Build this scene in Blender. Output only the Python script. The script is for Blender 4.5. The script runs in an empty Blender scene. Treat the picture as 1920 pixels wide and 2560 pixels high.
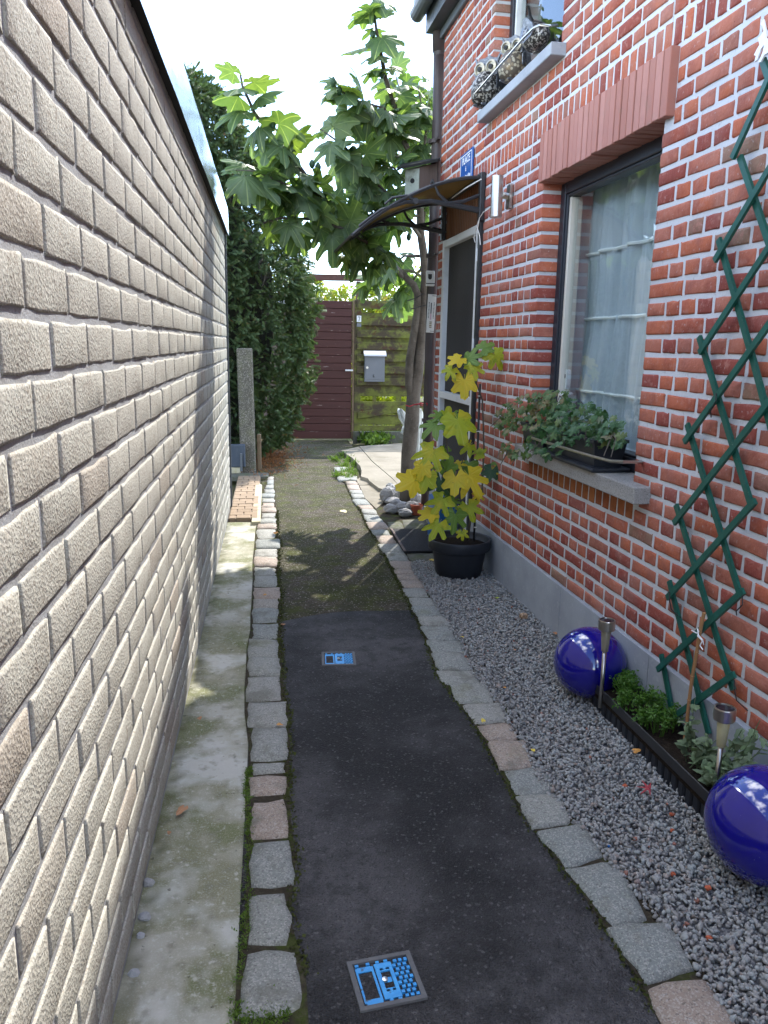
import bpy, math, random
import numpy as np
from mathutils import Vector, Matrix
random.seed(7); rng = np.random.default_rng(7)
R = math.radians
S = bpy.context.scene
COL = S.collection

# ------------------------------------------------------------------ camera
F, H = 1966.5, 1.25                       # focal length in photo pixels, eye height
PIT, ROL, YAW = R(12.041), R(1.0215), R(8.355)
_r0 = Vector((math.cos(YAW), -math.sin(YAW), 0)); _f0 = Vector((math.sin(YAW), math.cos(YAW), 0)); _z = Vector((0, 0, 1))
FW = _f0 * math.cos(PIT) - _z * math.sin(PIT); _u = _f0 * math.sin(PIT) + _z * math.cos(PIT)
RT = _r0 * math.cos(ROL) + _u * math.sin(ROL); UP = -_r0 * math.sin(ROL) + _u * math.cos(ROL)
EYE = Vector((0, 0, H))
cam = bpy.data.cameras.new('camera'); cam.sensor_fit = 'VERTICAL'; cam.sensor_height = 36; cam.sensor_width = 27
cam.lens = 36 * F / 2560; cam.clip_end = 2000; cam.clip_start = .02
co = bpy.data.objects.new('camera', cam); COL.objects.link(co)
m3 = Matrix((RT, UP, -FW)).transposed().to_4x4(); m3.translation = EYE
co.matrix_world = m3; S.camera = co

# ------------------------------------------------------------------ light
SUN_AZ, SUN_EL = R(24), R(45)             # azimuth clockwise from +Y (along the alley), elevation
W = bpy.data.worlds.new('World'); S.world = W; W.use_nodes = True
nt = W.node_tree; nt.nodes.clear()
def N(t, kind, **kw):
    n = t.nodes.new(kind)
    for k, v in kw.items(): setattr(n, k, v)
    return n
out = N(nt, 'ShaderNodeOutputWorld'); bg = N(nt, 'ShaderNodeBackground'); sky = N(nt, 'ShaderNodeTexSky')
sky.sky_type = 'NISHITA'; sky.sun_disc = False; sky.sun_elevation = SUN_EL; sky.sun_rotation = SUN_AZ
sky.air_density = .85; sky.dust_density = .2; sky.ozone_density = 1.8
tc = N(nt, 'ShaderNodeTexCoord'); mp = N(nt, 'ShaderNodeMapping'); mp.inputs['Scale'].default_value = (1, 1, 1.8)
nz = N(nt, 'ShaderNodeTexNoise'); nz.inputs['Scale'].default_value = 2.1; nz.inputs['Detail'].default_value = 7; nz.inputs['Roughness'].default_value = .55
mr = N(nt, 'ShaderNodeMapRange'); mr.inputs[1].default_value = .52; mr.inputs[2].default_value = .66
mr.interpolation_type = 'SMOOTHSTEP'
mx = N(nt, 'ShaderNodeMix'); mx.data_type = 'RGBA'
mx.inputs[7].default_value = (13, 13.3, 13.8, 1)
L = nt.links.new
L(tc.outputs['Generated'], mp.inputs[0]); L(mp.outputs[0], nz.inputs['Vector']); L(nz.outputs[0], mr.inputs[0])
L(mr.outputs[0], mx.inputs[0]); L(sky.outputs[0], mx.inputs[6]); L(mx.outputs[2], bg.inputs[0]); L(bg.outputs[0], out.inputs[0])
bg.inputs[1].default_value = .15
sl = bpy.data.lights.new('sun', 'SUN'); sl.energy = 2.0; sl.angle = R(.53); sl.color = (1, .95, .87)
so = bpy.data.objects.new('sun', sl); COL.objects.link(so)
sd = Vector((math.sin(SUN_AZ) * math.cos(SUN_EL), math.cos(SUN_AZ) * math.cos(SUN_EL), math.sin(SUN_EL)))
so.rotation_euler = sd.to_track_quat('Z', 'Y').to_euler()
S.view_settings.view_transform = 'Standard'; S.view_settings.look = 'None'; S.view_settings.gamma = 1
S.view_settings.use_curve_mapping = False; S.view_settings.exposure = 2.32
S.render.engine = 'CYCLES'; S.cycles.max_bounces = 8; S.cycles.transparent_max_bounces = 16
S.cycles.sample_clamp_indirect = 6

# ------------------------------------------------------------------ placing: photo pixel -> point on a real surface
def ray(x, y): return FW + RT * ((x - 960) / F) - UP * ((y - 1280) / F)
def G(x, y, z=0.):
    d = ray(x, y); return EYE + d * ((z - H) / d.z)
def YP(x, y, yy):
    d = ray(x, y); return EYE + d * (yy / d.y)
HA = R(1.85)                                # the house front is turned 1.85 degrees
HN = Vector((math.cos(HA), math.sin(HA), 0)); HD = Vector((-math.sin(HA), math.cos(HA), 0)); OFF = 1.3387
def HW(s, z, o=0.): return HN * (OFF - o) + HD * s + Vector((0, 0, z))
def WP(x, y, o=0.):
    d = ray(x, y); return EYE + d * ((OFF - o - EYE.dot(HN)) / d.dot(HN))
def WS(x, y, o=0.):
    p = WP(x, y, o); return p.dot(HD), p.z
XL = -.3025                                 # face of the pale brick wall

# ------------------------------------------------------------------ materials
def mat(name, col, rough=.8, layers=(), bump=(), spec=.4, metal=0., trans=None, coat=0., emit=0.):
    m = bpy.data.materials.new(name); m.use_nodes = True; t = m.node_tree; t.nodes.clear(); L = t.links.new
    o = N(t, 'ShaderNodeOutputMaterial'); b = N(t, 'ShaderNodeBsdfPrincipled'); g = N(t, 'ShaderNodeNewGeometry')
    b.inputs['Roughness'].default_value = rough; b.inputs['Specular IOR Level'].default_value = spec
    b.inputs['Metallic'].default_value = metal; b.inputs['Coat Weight'].default_value = coat
    b.inputs['Coat Roughness'].default_value = .03
    c = N(t, 'ShaderNodeRGB'); c.outputs[0].default_value = (*col, 1); cur = c.outputs[0]; rnd = None
    def tex(kind, sc, det=4, st=None):
        v = g.outputs['Position']
        if st:
            q = N(t, 'ShaderNodeMapping'); q.inputs['Scale'].default_value = st; L(v, q.inputs[0]); v = q.outputs[0]
        if kind == 'v':
            n = N(t, 'ShaderNodeTexVoronoi'); n.inputs['Scale'].default_value = sc; L(v, n.inputs['Vector']); return n.outputs['Distance']
        if kind == 'c':
            n = N(t, 'ShaderNodeTexVoronoi'); n.inputs['Scale'].default_value = sc; L(v, n.inputs['Vector'])
            s_ = N(t, 'ShaderNodeSeparateColor'); L(n.outputs['Color'], s_.inputs[0]); return s_.outputs[0]
        n = N(t, 'ShaderNodeTexNoise'); n.inputs['Scale'].default_value = sc; n.inputs['Detail'].default_value = det
        n.inputs['Roughness'].default_value = .6; L(v, n.inputs['Vector']); return n.outputs[0]
    for ly in layers:
        k = ly[0]
        if k == 'r':
            _, lo, hi, lc, fac = ly
            if rnd is None:
                oi = N(t, 'ShaderNodeObjectInfo'); ad = N(t, 'ShaderNodeMath', operation='ADD'); fr = N(t, 'ShaderNodeMath', operation='FRACT')
                L(oi.outputs['Random'], ad.inputs[0]); L(g.outputs['Random Per Island'], ad.inputs[1]); L(ad.outputs[0], fr.inputs[0]); rnd = fr.outputs[0]
            src = rnd
        elif k == 'a':
            _, nm, lo, hi, lc, fac = ly
            at = N(t, 'ShaderNodeAttribute'); at.attribute_name = nm; src = at.outputs['Fac']
        else:
            _, sc, lo, hi, lc, fac = ly[:6]; src = tex(k, sc, st=ly[6] if len(ly) > 6 else None)
        r = N(t, 'ShaderNodeMapRange'); r.inputs[1].default_value = lo; r.inputs[2].default_value = hi; r.inputs[4].default_value = fac
        L(src, r.inputs[0]); x = N(t, 'ShaderNodeMix'); x.data_type = 'RGBA'; x.inputs[7].default_value = (*lc, 1)
        L(r.outputs[0], x.inputs[0]); L(cur, x.inputs[6]); cur = x.outputs[2]
    L(cur, b.inputs['Base Color'])
    if emit: L(cur, b.inputs['Emission Color']); b.inputs['Emission Strength'].default_value = emit
    nrm = None
    for bp in bump:
        kind, sc, stg, dist = bp[:4]
        h = tex(kind, sc, 6, bp[4] if len(bp) > 4 else None); n = N(t, 'ShaderNodeBump'); n.inputs['Strength'].default_value = stg; n.inputs['Distance'].default_value = dist
        L(h, n.inputs['Height'])
        if nrm: L(nrm, n.inputs['Normal'])
        nrm = n.outputs[0]
    if nrm: L(nrm, b.inputs['Normal'])
    sh = b.outputs[0]
    if trans:
        tb = N(t, 'ShaderNodeBsdfTranslucent'); hs = N(t, 'ShaderNodeMix'); hs.data_type = 'RGBA'; hs.blend_type = 'MULTIPLY'; hs.inputs[0].default_value = 1
        hs.inputs[7].default_value = (*trans[1], 1); L(cur, hs.inputs[6]); L(hs.outputs[2], tb.inputs[0])
        ms = N(t, 'ShaderNodeMixShader'); ms.inputs[0].default_value = trans[0]; L(sh, ms.inputs[1]); L(tb.outputs[0], ms.inputs[2]); sh = ms.outputs[0]
    L(sh, o.inputs[0]); return m
def glass(name, tint, f0):
    m = bpy.data.materials.new(name); m.use_nodes = True; t = m.node_tree; t.nodes.clear(); L = t.links.new
    o = N(t, 'ShaderNodeOutputMaterial'); a = N(t, 'ShaderNodeBsdfTransparent'); a.inputs[0].default_value = (*tint, 1)
    g = N(t, 'ShaderNodeBsdfGlossy'); g.inputs['Roughness'].default_value = .0; fr = N(t, 'ShaderNodeFresnel'); fr.inputs[0].default_value = f0
    gm = N(t, 'ShaderNodeNewGeometry'); iv = N(t, 'ShaderNodeMath', operation='SUBTRACT'); iv.inputs[0].default_value = 1; L(gm.outputs['Backfacing'], iv.inputs[1])
    ml_ = N(t, 'ShaderNodeMath', operation='MULTIPLY'); L(fr.outputs[0], ml_.inputs[0]); L(iv.outputs[0], ml_.inputs[1])     # the back face of the pane adds no second reflection
    ms = N(t, 'ShaderNodeMixShader'); L(ml_.outputs[0], ms.inputs[0]); L(a.outputs[0], ms.inputs[1]); L(g.outputs[0], ms.inputs[2]); L(ms.outputs[0], o.inputs[0]); return m

M = {}
M['pale_brick'] = mat('pale_brick', (.575, .585, .52), .92, [('r', .0, 1, (.48, .487, .43), .75), ('r', .93, .95, (.36, .27, .21), .6), ('r', .02, .0, (.40, .34, .27), .6),
    ('n', 28, .48, .68, (.40, .37, .315), .5), ('c', 240, .70, .98, (.72, .70, .64), .7), ('c', 210, .84, .97, (.25, .22, .18), .65), ('n', 48, .60, .72, (.16, .13, .11), .75), ('n', 130, .60, .70, (.20, .17, .14), .6), ('v', 160, .0, .12, (.22, .19, .15), .5), ('n', .9, .45, .7, (.40, .38, .33), .4)],
    [('n', 34, .3, .003), ('n', 140, .8, .0025), ('v', 190, .5, .002)], spec=.2)
M['pale_mortar'] = mat('pale_mortar', (.31, .318, .33), .95, [('n', 12, .4, .65, (.22, .215, .21), .6), ('n', 220, .5, .7, (.38, .375, .36), .5)], [('n', 160, .6, .003)], spec=.2)
M['red_brick'] = mat('red_brick', (.41, .108, .058), .9, [('r', .0, 1, (.45, .150, .074), .9), ('r', .30, .22, (.225, .052, .044), .8), ('r', .70, .76, (.385, .135, .085), .6), ('r', .50, .52, (.36, .15, .125), .35),
    ('r', .955, .96, (.36, .245, .165), .85), ('r', .93, .935, (.17, .10, .075), .5), ('n', 14, .42, .66, (.21, .05, .038), .55), ('n', 40, .54, .72, (.43, .20, .155), .6), ('n', 75, .62, .74, (.50, .42, .39), .6), ('n', 3.5, .52, .70, (.40, .25, .21), .35), ('n', 130, .66, .76, (.08, .02, .015), .7)],
    [('n', 45, .6, .006), ('n', 170, .5, .002)], spec=.3)
M['orange_brick'] = mat('orange_brick', (.36, .13, .045), .85, [('r', 0, 1, (.26, .075, .03), .9), ('n', 30, .5, .7, (.14, .05, .025), .6)], [('n', 60, .6, .004)], spec=.3)
M['red_mortar'] = mat('red_mortar', (.56, .575, .60), .95, [('n', 7, .4, .7, (.53, .54, .55), .7), ('n', 150, .52, .7, (.58, .575, .57), .6), ('n', 60, .62, .74, (.30, .29, .28), .6), ('n', 1.6, .5, .7, (.44, .44, .44), .5)], [('n', 120, .6, .003)], spec=.2)
M['tile'] = mat('lintel_tile', (.45, .21, .165), .75, [('r', 0, 1, (.36, .145, .105), .9), ('n', 20, .5, .7, (.36, .17, .13), .4), ('n', 6, .62, .72, (.24, .2, .15), .4)], [('n', 150, .25, .002)])
M['bluestone'] = mat('bluestone', (.34, .365, .40), .7, [('n', 5, .4, .65, (.26, .28, .315), .8), ('n', 40, .55, .7, (.42, .44, .47), .5), ('n', 200, .62, .72, (.13, .14, .15), .4)], [('n', 90, .25, .002)])
M['sill'] = mat('sill_stone', (.30, .29, .275), .8, [('c', 420, .5, .9, (.42, .41, .39), .6), ('c', 330, .8, .95, (.12, .115, .11), .7), ('n', 8, .5, .7, (.2, .19, .17), .5)], [('n', 200, .3, .002)])
M['anthracite'] = mat('anthracite_frame', (.018, .022, .032), .42, [('n', 8, .5, .8, (.03, .034, .042), .6)], spec=.5)
M['white_frame'] = mat('white_frame', (.70, .71, .72), .45, [('n', 14, .55, .75, (.52, .52, .5), .5)])
M['lit_bead'] = mat('lit_bead', (.62, .58, .50), .5)
M['screen'] = mat('screen_mesh', (.035, .033, .034), .8, [('n', 3, .35, .7, (.065, .06, .06), .6, (1, 1, .15)), ('n', 90, .7, .78, (.25, .25, .25), .5)], [('v', 600, .3, .002)])
M['ribbed_wood'] = mat('ribbed_wood', (.20, .085, .038), .6, [('n', 6, .4, .7, (.12, .05, .025), .7, (1, 1, .1))])
M['dark_plastic'] = mat('dark_plastic', (.022, .023, .026), .45, [('n', 9, .5, .75, (.05, .05, .052), .5)], spec=.5)
M['pot_plastic'] = mat('pot_plastic', (.017, .020, .028), .5, [('n', 11, .5, .75, (.035, .038, .045), .5), ('n', 60, .68, .75, (.09, .085, .08), .4)], [('n', 200, .1, .001)])
M['pipe'] = mat('downpipe_plastic', (.055, .042, .042), .5, [('n', 5, .45, .7, (.085, .07, .068), .6)])
M['gutter'] = mat('gutter_grey', (.085, .095, .11), .5, [('n', 6, .5, .7, (.13, .14, .15), .5)])
M['smoky'] = None
M['steel'] = mat('brushed_steel', (.55, .52, .48), .28, [('n', 30, .4, .7, (.42, .40, .37), .5, (1, 1, .05))], metal=1)
M['zinc'] = mat('zinc_capping', (.60, .63, .66), .27, [('n', 1.2, .42, .62, (.52, .57, .62), .6), ('n', 9, .6, .75, (.7, .72, .74), .3)], [('n', 3.0, .25, .03), ('n', 1.1, .3, .08)], metal=1)
M['black_void'] = mat('black_and_shade', (.012, .012, .012), .8)  # plain black parts, and black standing in for shade in gaps
M['blue_sign'] = mat('blue_enamel', (.012, .085, .33), .25, spec=.6)
M['white_paint'] = mat('white_paint', (.78, .79, .80), .5)
M['trellis'] = mat('green_trellis', (.009, .080, .058), .42, [('n', 20, .45, .7, (.014, .115, .088), .6), ('n', 9, .58, .70, (.03, .10, .08), .5), ('n', 150, .70, .76, (.45, .45, .42), .7)], [('n', 60, .3, .002)])
M['bamboo'] = mat('bamboo', (.33, .17, .07), .6, [('n', 25, .45, .7, (.22, .10, .04), .7, (1, 1, .2))])
M['ball'] = mat('blue_glaze', (.005, .003, .19), .08, [('n', 7, .5, .75, (.004, .002, .12), .5), ('n', 160, .70, .75, (.3, .3, .4), .4), ('a', 'dust', .45, 1, (.19, .18, .17), .45)], spec=.55, coat=.8)
M['amber'] = mat('cream_diffuser', (.55, .50, .30), .35, trans=(.35, (1, 1, 1)))
M['smoke_diff'] = mat('smoked_diffuser', (.20, .18, .14), .25)
M['solar'] = mat('solar_cell', (.012, .014, .022), .1, spec=.7)
M['soil'] = mat('potting_soil', (.022, .016, .012), 1, [('n', 90, .55, .7, (.06, .045, .03), .7)], [('n', 90, 1, .01)], spec=.1)
M['new_asphalt'] = mat('new_asphalt', (.0145, .0142, .0147), .8, [('n', 1.9, .48, .62, (.070, .067, .069), .8), ('n', .9, .47, .58, (.105, .100, .102), .7), ('n', 6, .50, .66, (.018, .0175, .018), .75), ('n', 26, .52, .66, (.022, .021, .022), .6), ('c', 260, .76, .97, (.060, .058, .062), .55), ('c', 170, .93, .98, (.14, .135, .135), .6), ('c', 330, .3, .0, (.006, .006, .007), .6)],
    [('v', 190, 1, .006), ('n', 420, .5, .002)], spec=.35)
M['old_asphalt'] = mat('old_asphalt', (.072, .060, .042), .95, [('c', 150, .2, 1, (.135, .112, .085), .8), ('c', 110, .5, .0, (.022, .019, .015), .75), ('n', 3.0, .41, .57, (.042, .044, .012), .88), ('n', 7, .49, .63, (.070, .080, .014), .75), ('c', 190, .93, .98, (.36, .33, .30), .8)],
    [('v', 130, 1, .010), ('n', 60, .7, .01)], spec=.25)
M['strip'] = mat('mossy_concrete', (.40, .38, .32), .95, [('n', 2.2, .37, .57, (.19, .185, .105), .9), ('n', 5, .46, .62, (.13, .14, .055), .85), ('n', 3.1, .50, .62, (.50, .49, .45), .8), ('n', 30, .54, .70, (.17, .165, .12), .65), ('n', 70, .58, .70, (.50, .485, .43), .6), ('n', 38, .66, .72, (.075, .07, .05), .8), ('n', 240, .5, .7, (.5, .48, .43), .4),
    ('a', 'edge', .25, 1, (.062, .062, .026), .85)], [('n', 20, .5, .01), ('n', 200, .6, .003)], spec=.2)
M['slab'] = mat('slab_concrete', (.225, .20, .155), .95, [('n', 3, .45, .65, (.15, .132, .095), .8), ('n', 24, .55, .68, (.29, .265, .215), .5), ('n', 60, .66, .72, (.1, .09, .06), .5)], [('n', 90, .5, .004)], spec=.2)
M['granite'] = mat('granite_cobble', (.26, .25, .22), .85, [('r', 0, 1, (.20, .215, .195), .9), ('r', .70, .74, (.30, .225, .175), .85), ('r', .22, .18, (.17, .19, .18), .8), ('c', 330, .55, .95, (.46, .44, .40), .55), ('c', 290, .85, .96, (.09, .085, .08), .6), ('n', 12, .55, .68, (.13, .125, .10), .6), ('n', 5, .60, .68, (.12, .125, .05), .4)],
    [('n', 40, .7, .008), ('n', 180, .6, .003)], spec=.3)
M['dirt'] = mat('joint_dirt', (.048, .040, .028), 1, [('n', 12, .50, .62, (.055, .075, .014), .75), ('n', 70, .52, .7, (.10, .085, .06), .6)], [('n', 70, 1, .012)], spec=.1)
M['gravel_bed'] = mat('gravel_bed', (.085, .085, .088), 1, [('v', 70, .05, .5, (.18, .18, .185), .8)], [('v', 70, 1, .012)], spec=.2)
M['gravel'] = mat('grey_gravel', (.305, .315, .305), .8, [('r', 0, 1, (.155, .163, .160), .95), ('r', .55, .62, (.43, .435, .42), .8), ('r', .30, .36, (.20, .175, .16), .5), ('r', .965, .97, (.55, .54, .52), .9), ('r', .945, .95, (.25, .19, .155), .8), ('r', .007, .005, (.26, .085, .05), .9), ('n', 160, .52, .68, (.30, .30, .30), .45)],
    [('n', 260, .5, .002)], spec=.35)
M['ground'] = mat('bare_ground', (.09, .08, .05), 1, [('n', 3, .45, .6, (.06, .08, .025), .8)], [('n', 30, .8, .02)], spec=.1)
M['paver'] = mat('tan_paver', (.27, .20, .135), .9, [('r', 0, 1, (.23, .17, .115), .9), ('n', 30, .5, .7, (.25, .17, .10), .5)], [('n', 150, .5, .003)], spec=.2)
M['pale_edge'] = mat('pale_edge_concrete', (.40, .37, .27), .9, [('n', 14, .5, .65, (.33, .30, .17), .7)], [('n', 120, .5, .003)], spec=.2)
M['bark'] = mat('grey_bark', (.115, .10, .082), .9, [('n', 18, .45, .65, (.066, .056, .045), .8, (1, 1, .5)), ('n', 45, .6, .7, (.19, .175, .15), .5), ('n', 60, .58, .66, (.05, .042, .035), .5, (.3, .3, 3))], [('n', 50, .6, .006, (.4, .4, 2.2))], spec=.2)
M['twig'] = mat('green_twig', (.11, .115, .06), .8)
M['fig_leaf'] = mat('fig_leaf', (.075, .125, .055), .5, [('r', 0, 1, (.115, .175, .085), .9), ('r', .86, .96, (.13, .17, .035), .7), ('n', 30, .5, .7, (.045, .090, .042), .5), ('a', 'vein', .5, .95, (.27, .33, .15), .95)], [('n', 60, .25, .004)], spec=.45, trans=(.38, (1.9, 2.0, .65)))
M['leaf_y'] = mat('yellow_fig_leaf', (.60, .46, .025), .55, [('n', 14, .5, .68, (.50, .45, .03), .7), ('a', 'vein', .62, .98, (.58, .50, .10), .8), ('n', 34, .66, .72, (.16, .09, .02), .6)], [('n', 60, .25, .003)], trans=(.3, (1.4, 1.3, .6)))
M['leaf_yg'] = mat('lime_fig_leaf', (.33, .38, .022), .55, [('n', 12, .48, .66, (.50, .42, .02), .8), ('n', 20, .55, .7, (.12, .20, .02), .6), ('a', 'vein', .62, .98, (.42, .44, .10), .8)], [('n', 60, .25, .003)], trans=(.3, (1.4, 1.4, .6)))
M['leaf_g'] = mat('green_fig_leaf', (.12, .21, .035), .55, [('n', 14, .5, .68, (.15, .22, .03), .7), ('a', 'vein', .62, .98, (.24, .31, .10), .8)], [('n', 60, .25, .003)], trans=(.25, (1.4, 1.5, .6)))
M['leaf_dg'] = mat('dark_fig_leaf', (.035, .085, .042), .55, [('a', 'vein', .62, .98, (.14, .2, .1), .8), ('n', 18, .5, .7, (.055, .11, .045), .6)], [('n', 60, .25, .003)], trans=(.2, (1.3, 1.5, .7)))
M['ivy'] = mat('ivy_leaf', (.026, .080, .026), .5, [('r', 0, 1, (.050, .120, .036), .9), ('r', .86, .92, (.12, .155, .05), .8), ('r', .04, .0, (.16, .12, .07), .7), ('a', 'vein', .7, 1, (.11, .18, .07), .5)], spec=.35, trans=(.15, (1.4, 1.5, .6)))
M['ivy_sunlit'] = mat('sunlit_ivy_leaf', (.050, .100, .026), .5, [('r', 0, 1, (.095, .145, .036), .9), ('r', .80, .86, (.18, .13, .06), .8), ('a', 'vein', .7, 1, (.15, .20, .07), .5)], spec=.35, trans=(.2, (1.4, 1.5, .6)))  # paler copy of the ivy with sunlight put into the green; some leaves browned
M['parsley'] = mat('parsley', (.055, .14, .018), .5, [('r', 0, 1, (.095, .20, .028), .9)], trans=(.25, (1.4, 1.5, .6)))
M['sage'] = mat('sage_leaf', (.16, .21, .13), .85, [('r', 0, 1, (.12, .185, .085), .9), ('a', 'vein', .7, 1, (.24, .29, .18), .6)], [('n', 160, .4, .002)], trans=(.2, (1.2, 1.3, .7)))
M['weed'] = mat('weed_green', (.075, .14, .018), .7, [('r', 0, 1, (.13, .20, .03), .9)], trans=(.3, (1.4, 1.5, .5)))
M['conifer'] = mat('conifer_needles', (.050, .085, .036), .6, [('r', 0, 1, (.080, .125, .048), .9), ('r', .9, .95, (.095, .11, .035), .8), ('r', .04, .0, (.15, .075, .03), .8)], spec=.3, trans=(.2, (1.5, 1.6, .6)))  # random lighter sprays put highlights on the tips into the colour
M['shrub'] = mat('sunny_shrub', (.13, .19, .03), .7, [('r', 0, 1, (.22, .25, .05), .9), ('r', .85, .9, (.32, .23, .04), .7)], trans=(.4, (1.6, 1.6, .5)))
M['lime_shrub'] = mat('lime_shrub', (.24, .30, .02), .7, [('r', 0, 1, (.32, .34, .03), .9)], trans=(.45, (1.6, 1.6, .5)))
M['litter'] = mat('needle_litter', (.26, .105, .035), 1, [('r', 0, 1, (.16, .07, .03), .9), ('r', .8, .9, (.36, .17, .06), .7)])
M['gate'] = mat('oxblood_gate', (.068, .021, .018), .6, [('n', 5, .4, .7, (.050, .016, .014), .7, (.4, 1, 4)), ('n', 9, .66, .70, (.36, .29, .27), .75, (.7, 1, 5))], [('n', 40, .3, .002)])
M['gate_edge'] = mat('gate_edge_wood', (.17, .12, .075), .9, [('n', 20, .5, .7, (.08, .05, .03), .7)])
M['mossy'] = mat('mossy_slat', (.075, .058, .040), .95, [('n', 3.6, .46, .60, (.15, .165, .038), .85, (1, 1, 1.5)), ('n', 14, .52, .65, (.20, .215, .055), .55), ('n', 9, .60, .70, (.085, .03, .022), .7), ('n', 40, .6, .7, (.04, .035, .02), .5, (.3, 1, 3))], [('n', 50, .5, .004, (.3, 1, 2))], spec=.15)
M['old_beam'] = mat('old_beam', (.11, .055, .045), .9, [('n', 8, .5, .65, (.055, .04, .03), .7, (.4, 1, 2)), ('n', 14, .58, .66, (.14, .14, .06), .5)], [('n', 40, .5, .004)])
M['mailbox'] = mat('grey_mailbox', (.155, .165, .185), .45, [('n', 5, .45, .7, (.18, .19, .21), .6)], metal=.15)
M['mailbox_lid'] = mat('pale_mailbox_lid', (.52, .53, .54), .35)
M['con_post'] = mat('concrete_post', (.105, .098, .080), .95, [('n', 7, .45, .65, (.13, .13, .08), .8), ('c', 150, .6, .95, (.32, .30, .27), .7), ('n', 120, .58, .7, (.10, .09, .075), .6)], [('n', 90, .7, .005)], spec=.15)
M['slate'] = mat('slate_panel', (.055, .07, .095), .8, [('n', 30, .5, .7, (.085, .10, .125), .6)])
M['rock'] = mat('pale_rock', (.36, .35, .34), .9, [('r', 0, 1, (.22, .215, .21), .9), ('n', 16, .5, .65, (.18, .17, .16), .6), ('n', 90, .55, .7, (.48, .47, .45), .5)], [('n', 40, .8, .01)], spec=.2)
M['dark_stone'] = mat('dark_slab', (.105, .105, .088), .9, [('n', 6, .48, .62, (.075, .085, .035), .8), ('n', 40, .55, .7, (.19, .185, .165), .6)], [('n', 50, .6, .005)], spec=.2)
M['rubber'] = mat('rubber_mat', (.012, .012, .014), .85, [('n', 80, .5, .7, (.028, .028, .03), .6)], [('v', 260, .9, .004)])
M['wood_old'] = mat('weathered_wood', (.15, .115, .10), .9, [('n', 8, .45, .65, (.085, .06, .052), .8, (2, 2, .25))], [('n', 40, .4, .003)])
M['lichen_wood'] = mat('lichen_wood', (.30, .33, .29), .9, [('n', 10, .48, .62, (.14, .14, .11), .8)], [('n', 40, .4, .003)])
M['sheet'] = mat('white_sheet', (.74, .78, .76), .55, [('n', 6, .5, .7, (.60, .67, .66), .6)], trans=(.2, (1, 1, 1)))
M['blue_plastic'] = mat('blue_plastic', (.01, .10, .30), .4)
M['cover_blue'] = mat('cover_blue', (.030, .27, .62), .42, [('n', 22, .5, .68, (.045, .36, .74), .7), ('n', 45, .64, .71, (.05, .06, .05), .85)], [('n', 90, .25, .002)])
M['cover_frame'] = mat('cover_frame', (.105, .105, .108), .7, [('n', 70, .5, .7, (.16, .155, .15), .5)], [('n', 150, .4, .002)])
M['curtain'] = mat('sheer_curtain', (.70, .79, .85), .9, [('n', 5, .45, .7, (.58, .68, .76), .6, (1, 12, .3))], trans=(.28, (1, 1, 1)))
M['hem'] = mat('curtain_hem', (.86, .90, .88), .8)
M['interior'] = mat('room_interior', (.45, .44, .42), .9)
M['owl_dark'] = mat('pierced_metal', (.020, .017, .015), .45, [('n', 70, .51, .55, (.40, .37, .33), .9)], [('n', 70, .5, .004)], metal=.3)
M['owl_grey'] = mat('grey_feather_metal', (.16, .165, .18), .4, [('n', 40, .5, .65, (.34, .35, .37), .8, (1, 1, 3))], [('n', 60, .6, .004, (1, 1, 3))], metal=.5)
M['owl_cream'] = mat('cream_scale_metal', (.42, .37, .27), .5, [('v', 55, .35, .42, (.08, .06, .045), .9), ('n', 20, .55, .7, (.36, .24, .11), .6)], metal=.2)
M['owl_eye'] = mat('owl_eye_metal', (.42, .38, .29), .35, metal=.4)
M['shed'] = mat('pale_roof', (.62, .66, .66), .6)
M['red_tie'] = mat('red_tie', (.35, .012, .03), .6)
M['wire_white'] = mat('white_wire', (.75, .73, .68), .5)
M['brown_leaf'] = mat('brown_leaf', (.40, .20, .10), .8, [('n', 50, .5, .7, (.24, .10, .05), .6), ('a', 'vein', .6, 1, (.5, .3, .17), .6)])
M['orange_leaf'] = mat('orange_leaf', (.50, .23, .05), .7, [('n', 50, .5, .7, (.36, .13, .03), .6)])
M['yellow_leaf'] = mat('dead_yellow_leaf', (.58, .43, .05), .7, [('n', 40, .5, .7, (.45, .36, .05), .6)])
M['cream_leaf'] = mat('cream_leaf', (.62, .55, .30), .7)
M['lime_leaf'] = mat('dead_lime_leaf', (.30, .36, .04), .7)
M['red_leaf'] = mat('red_leaf', (.33, .035, .045), .65, [('n', 40, .5, .7, (.22, .02, .03), .6), ('a', 'vein', .6, 1, (.45, .12, .1), .6)])
M['terracotta'] = mat('terracotta_chip', (.36, .085, .04), .85)
M['snail'] = mat('snail_shell', (.36, .24, .15), .5, [('n', 60, .5, .6, (.20, .12, .07), .7)])
M['thermo'] = mat('printed_plate', (.74, .74, .70), .5)
M['ink'] = mat('black_ink', (.02, .02, .02), .6)
M['pink'] = mat('pink_print', (.62, .38, .48), .5)
M['brass'] = mat('brass_mark', (.22, .17, .06), .5)
M['glass'] = glass('window_glass', (.93, .955, .95), 2.15)
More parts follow.
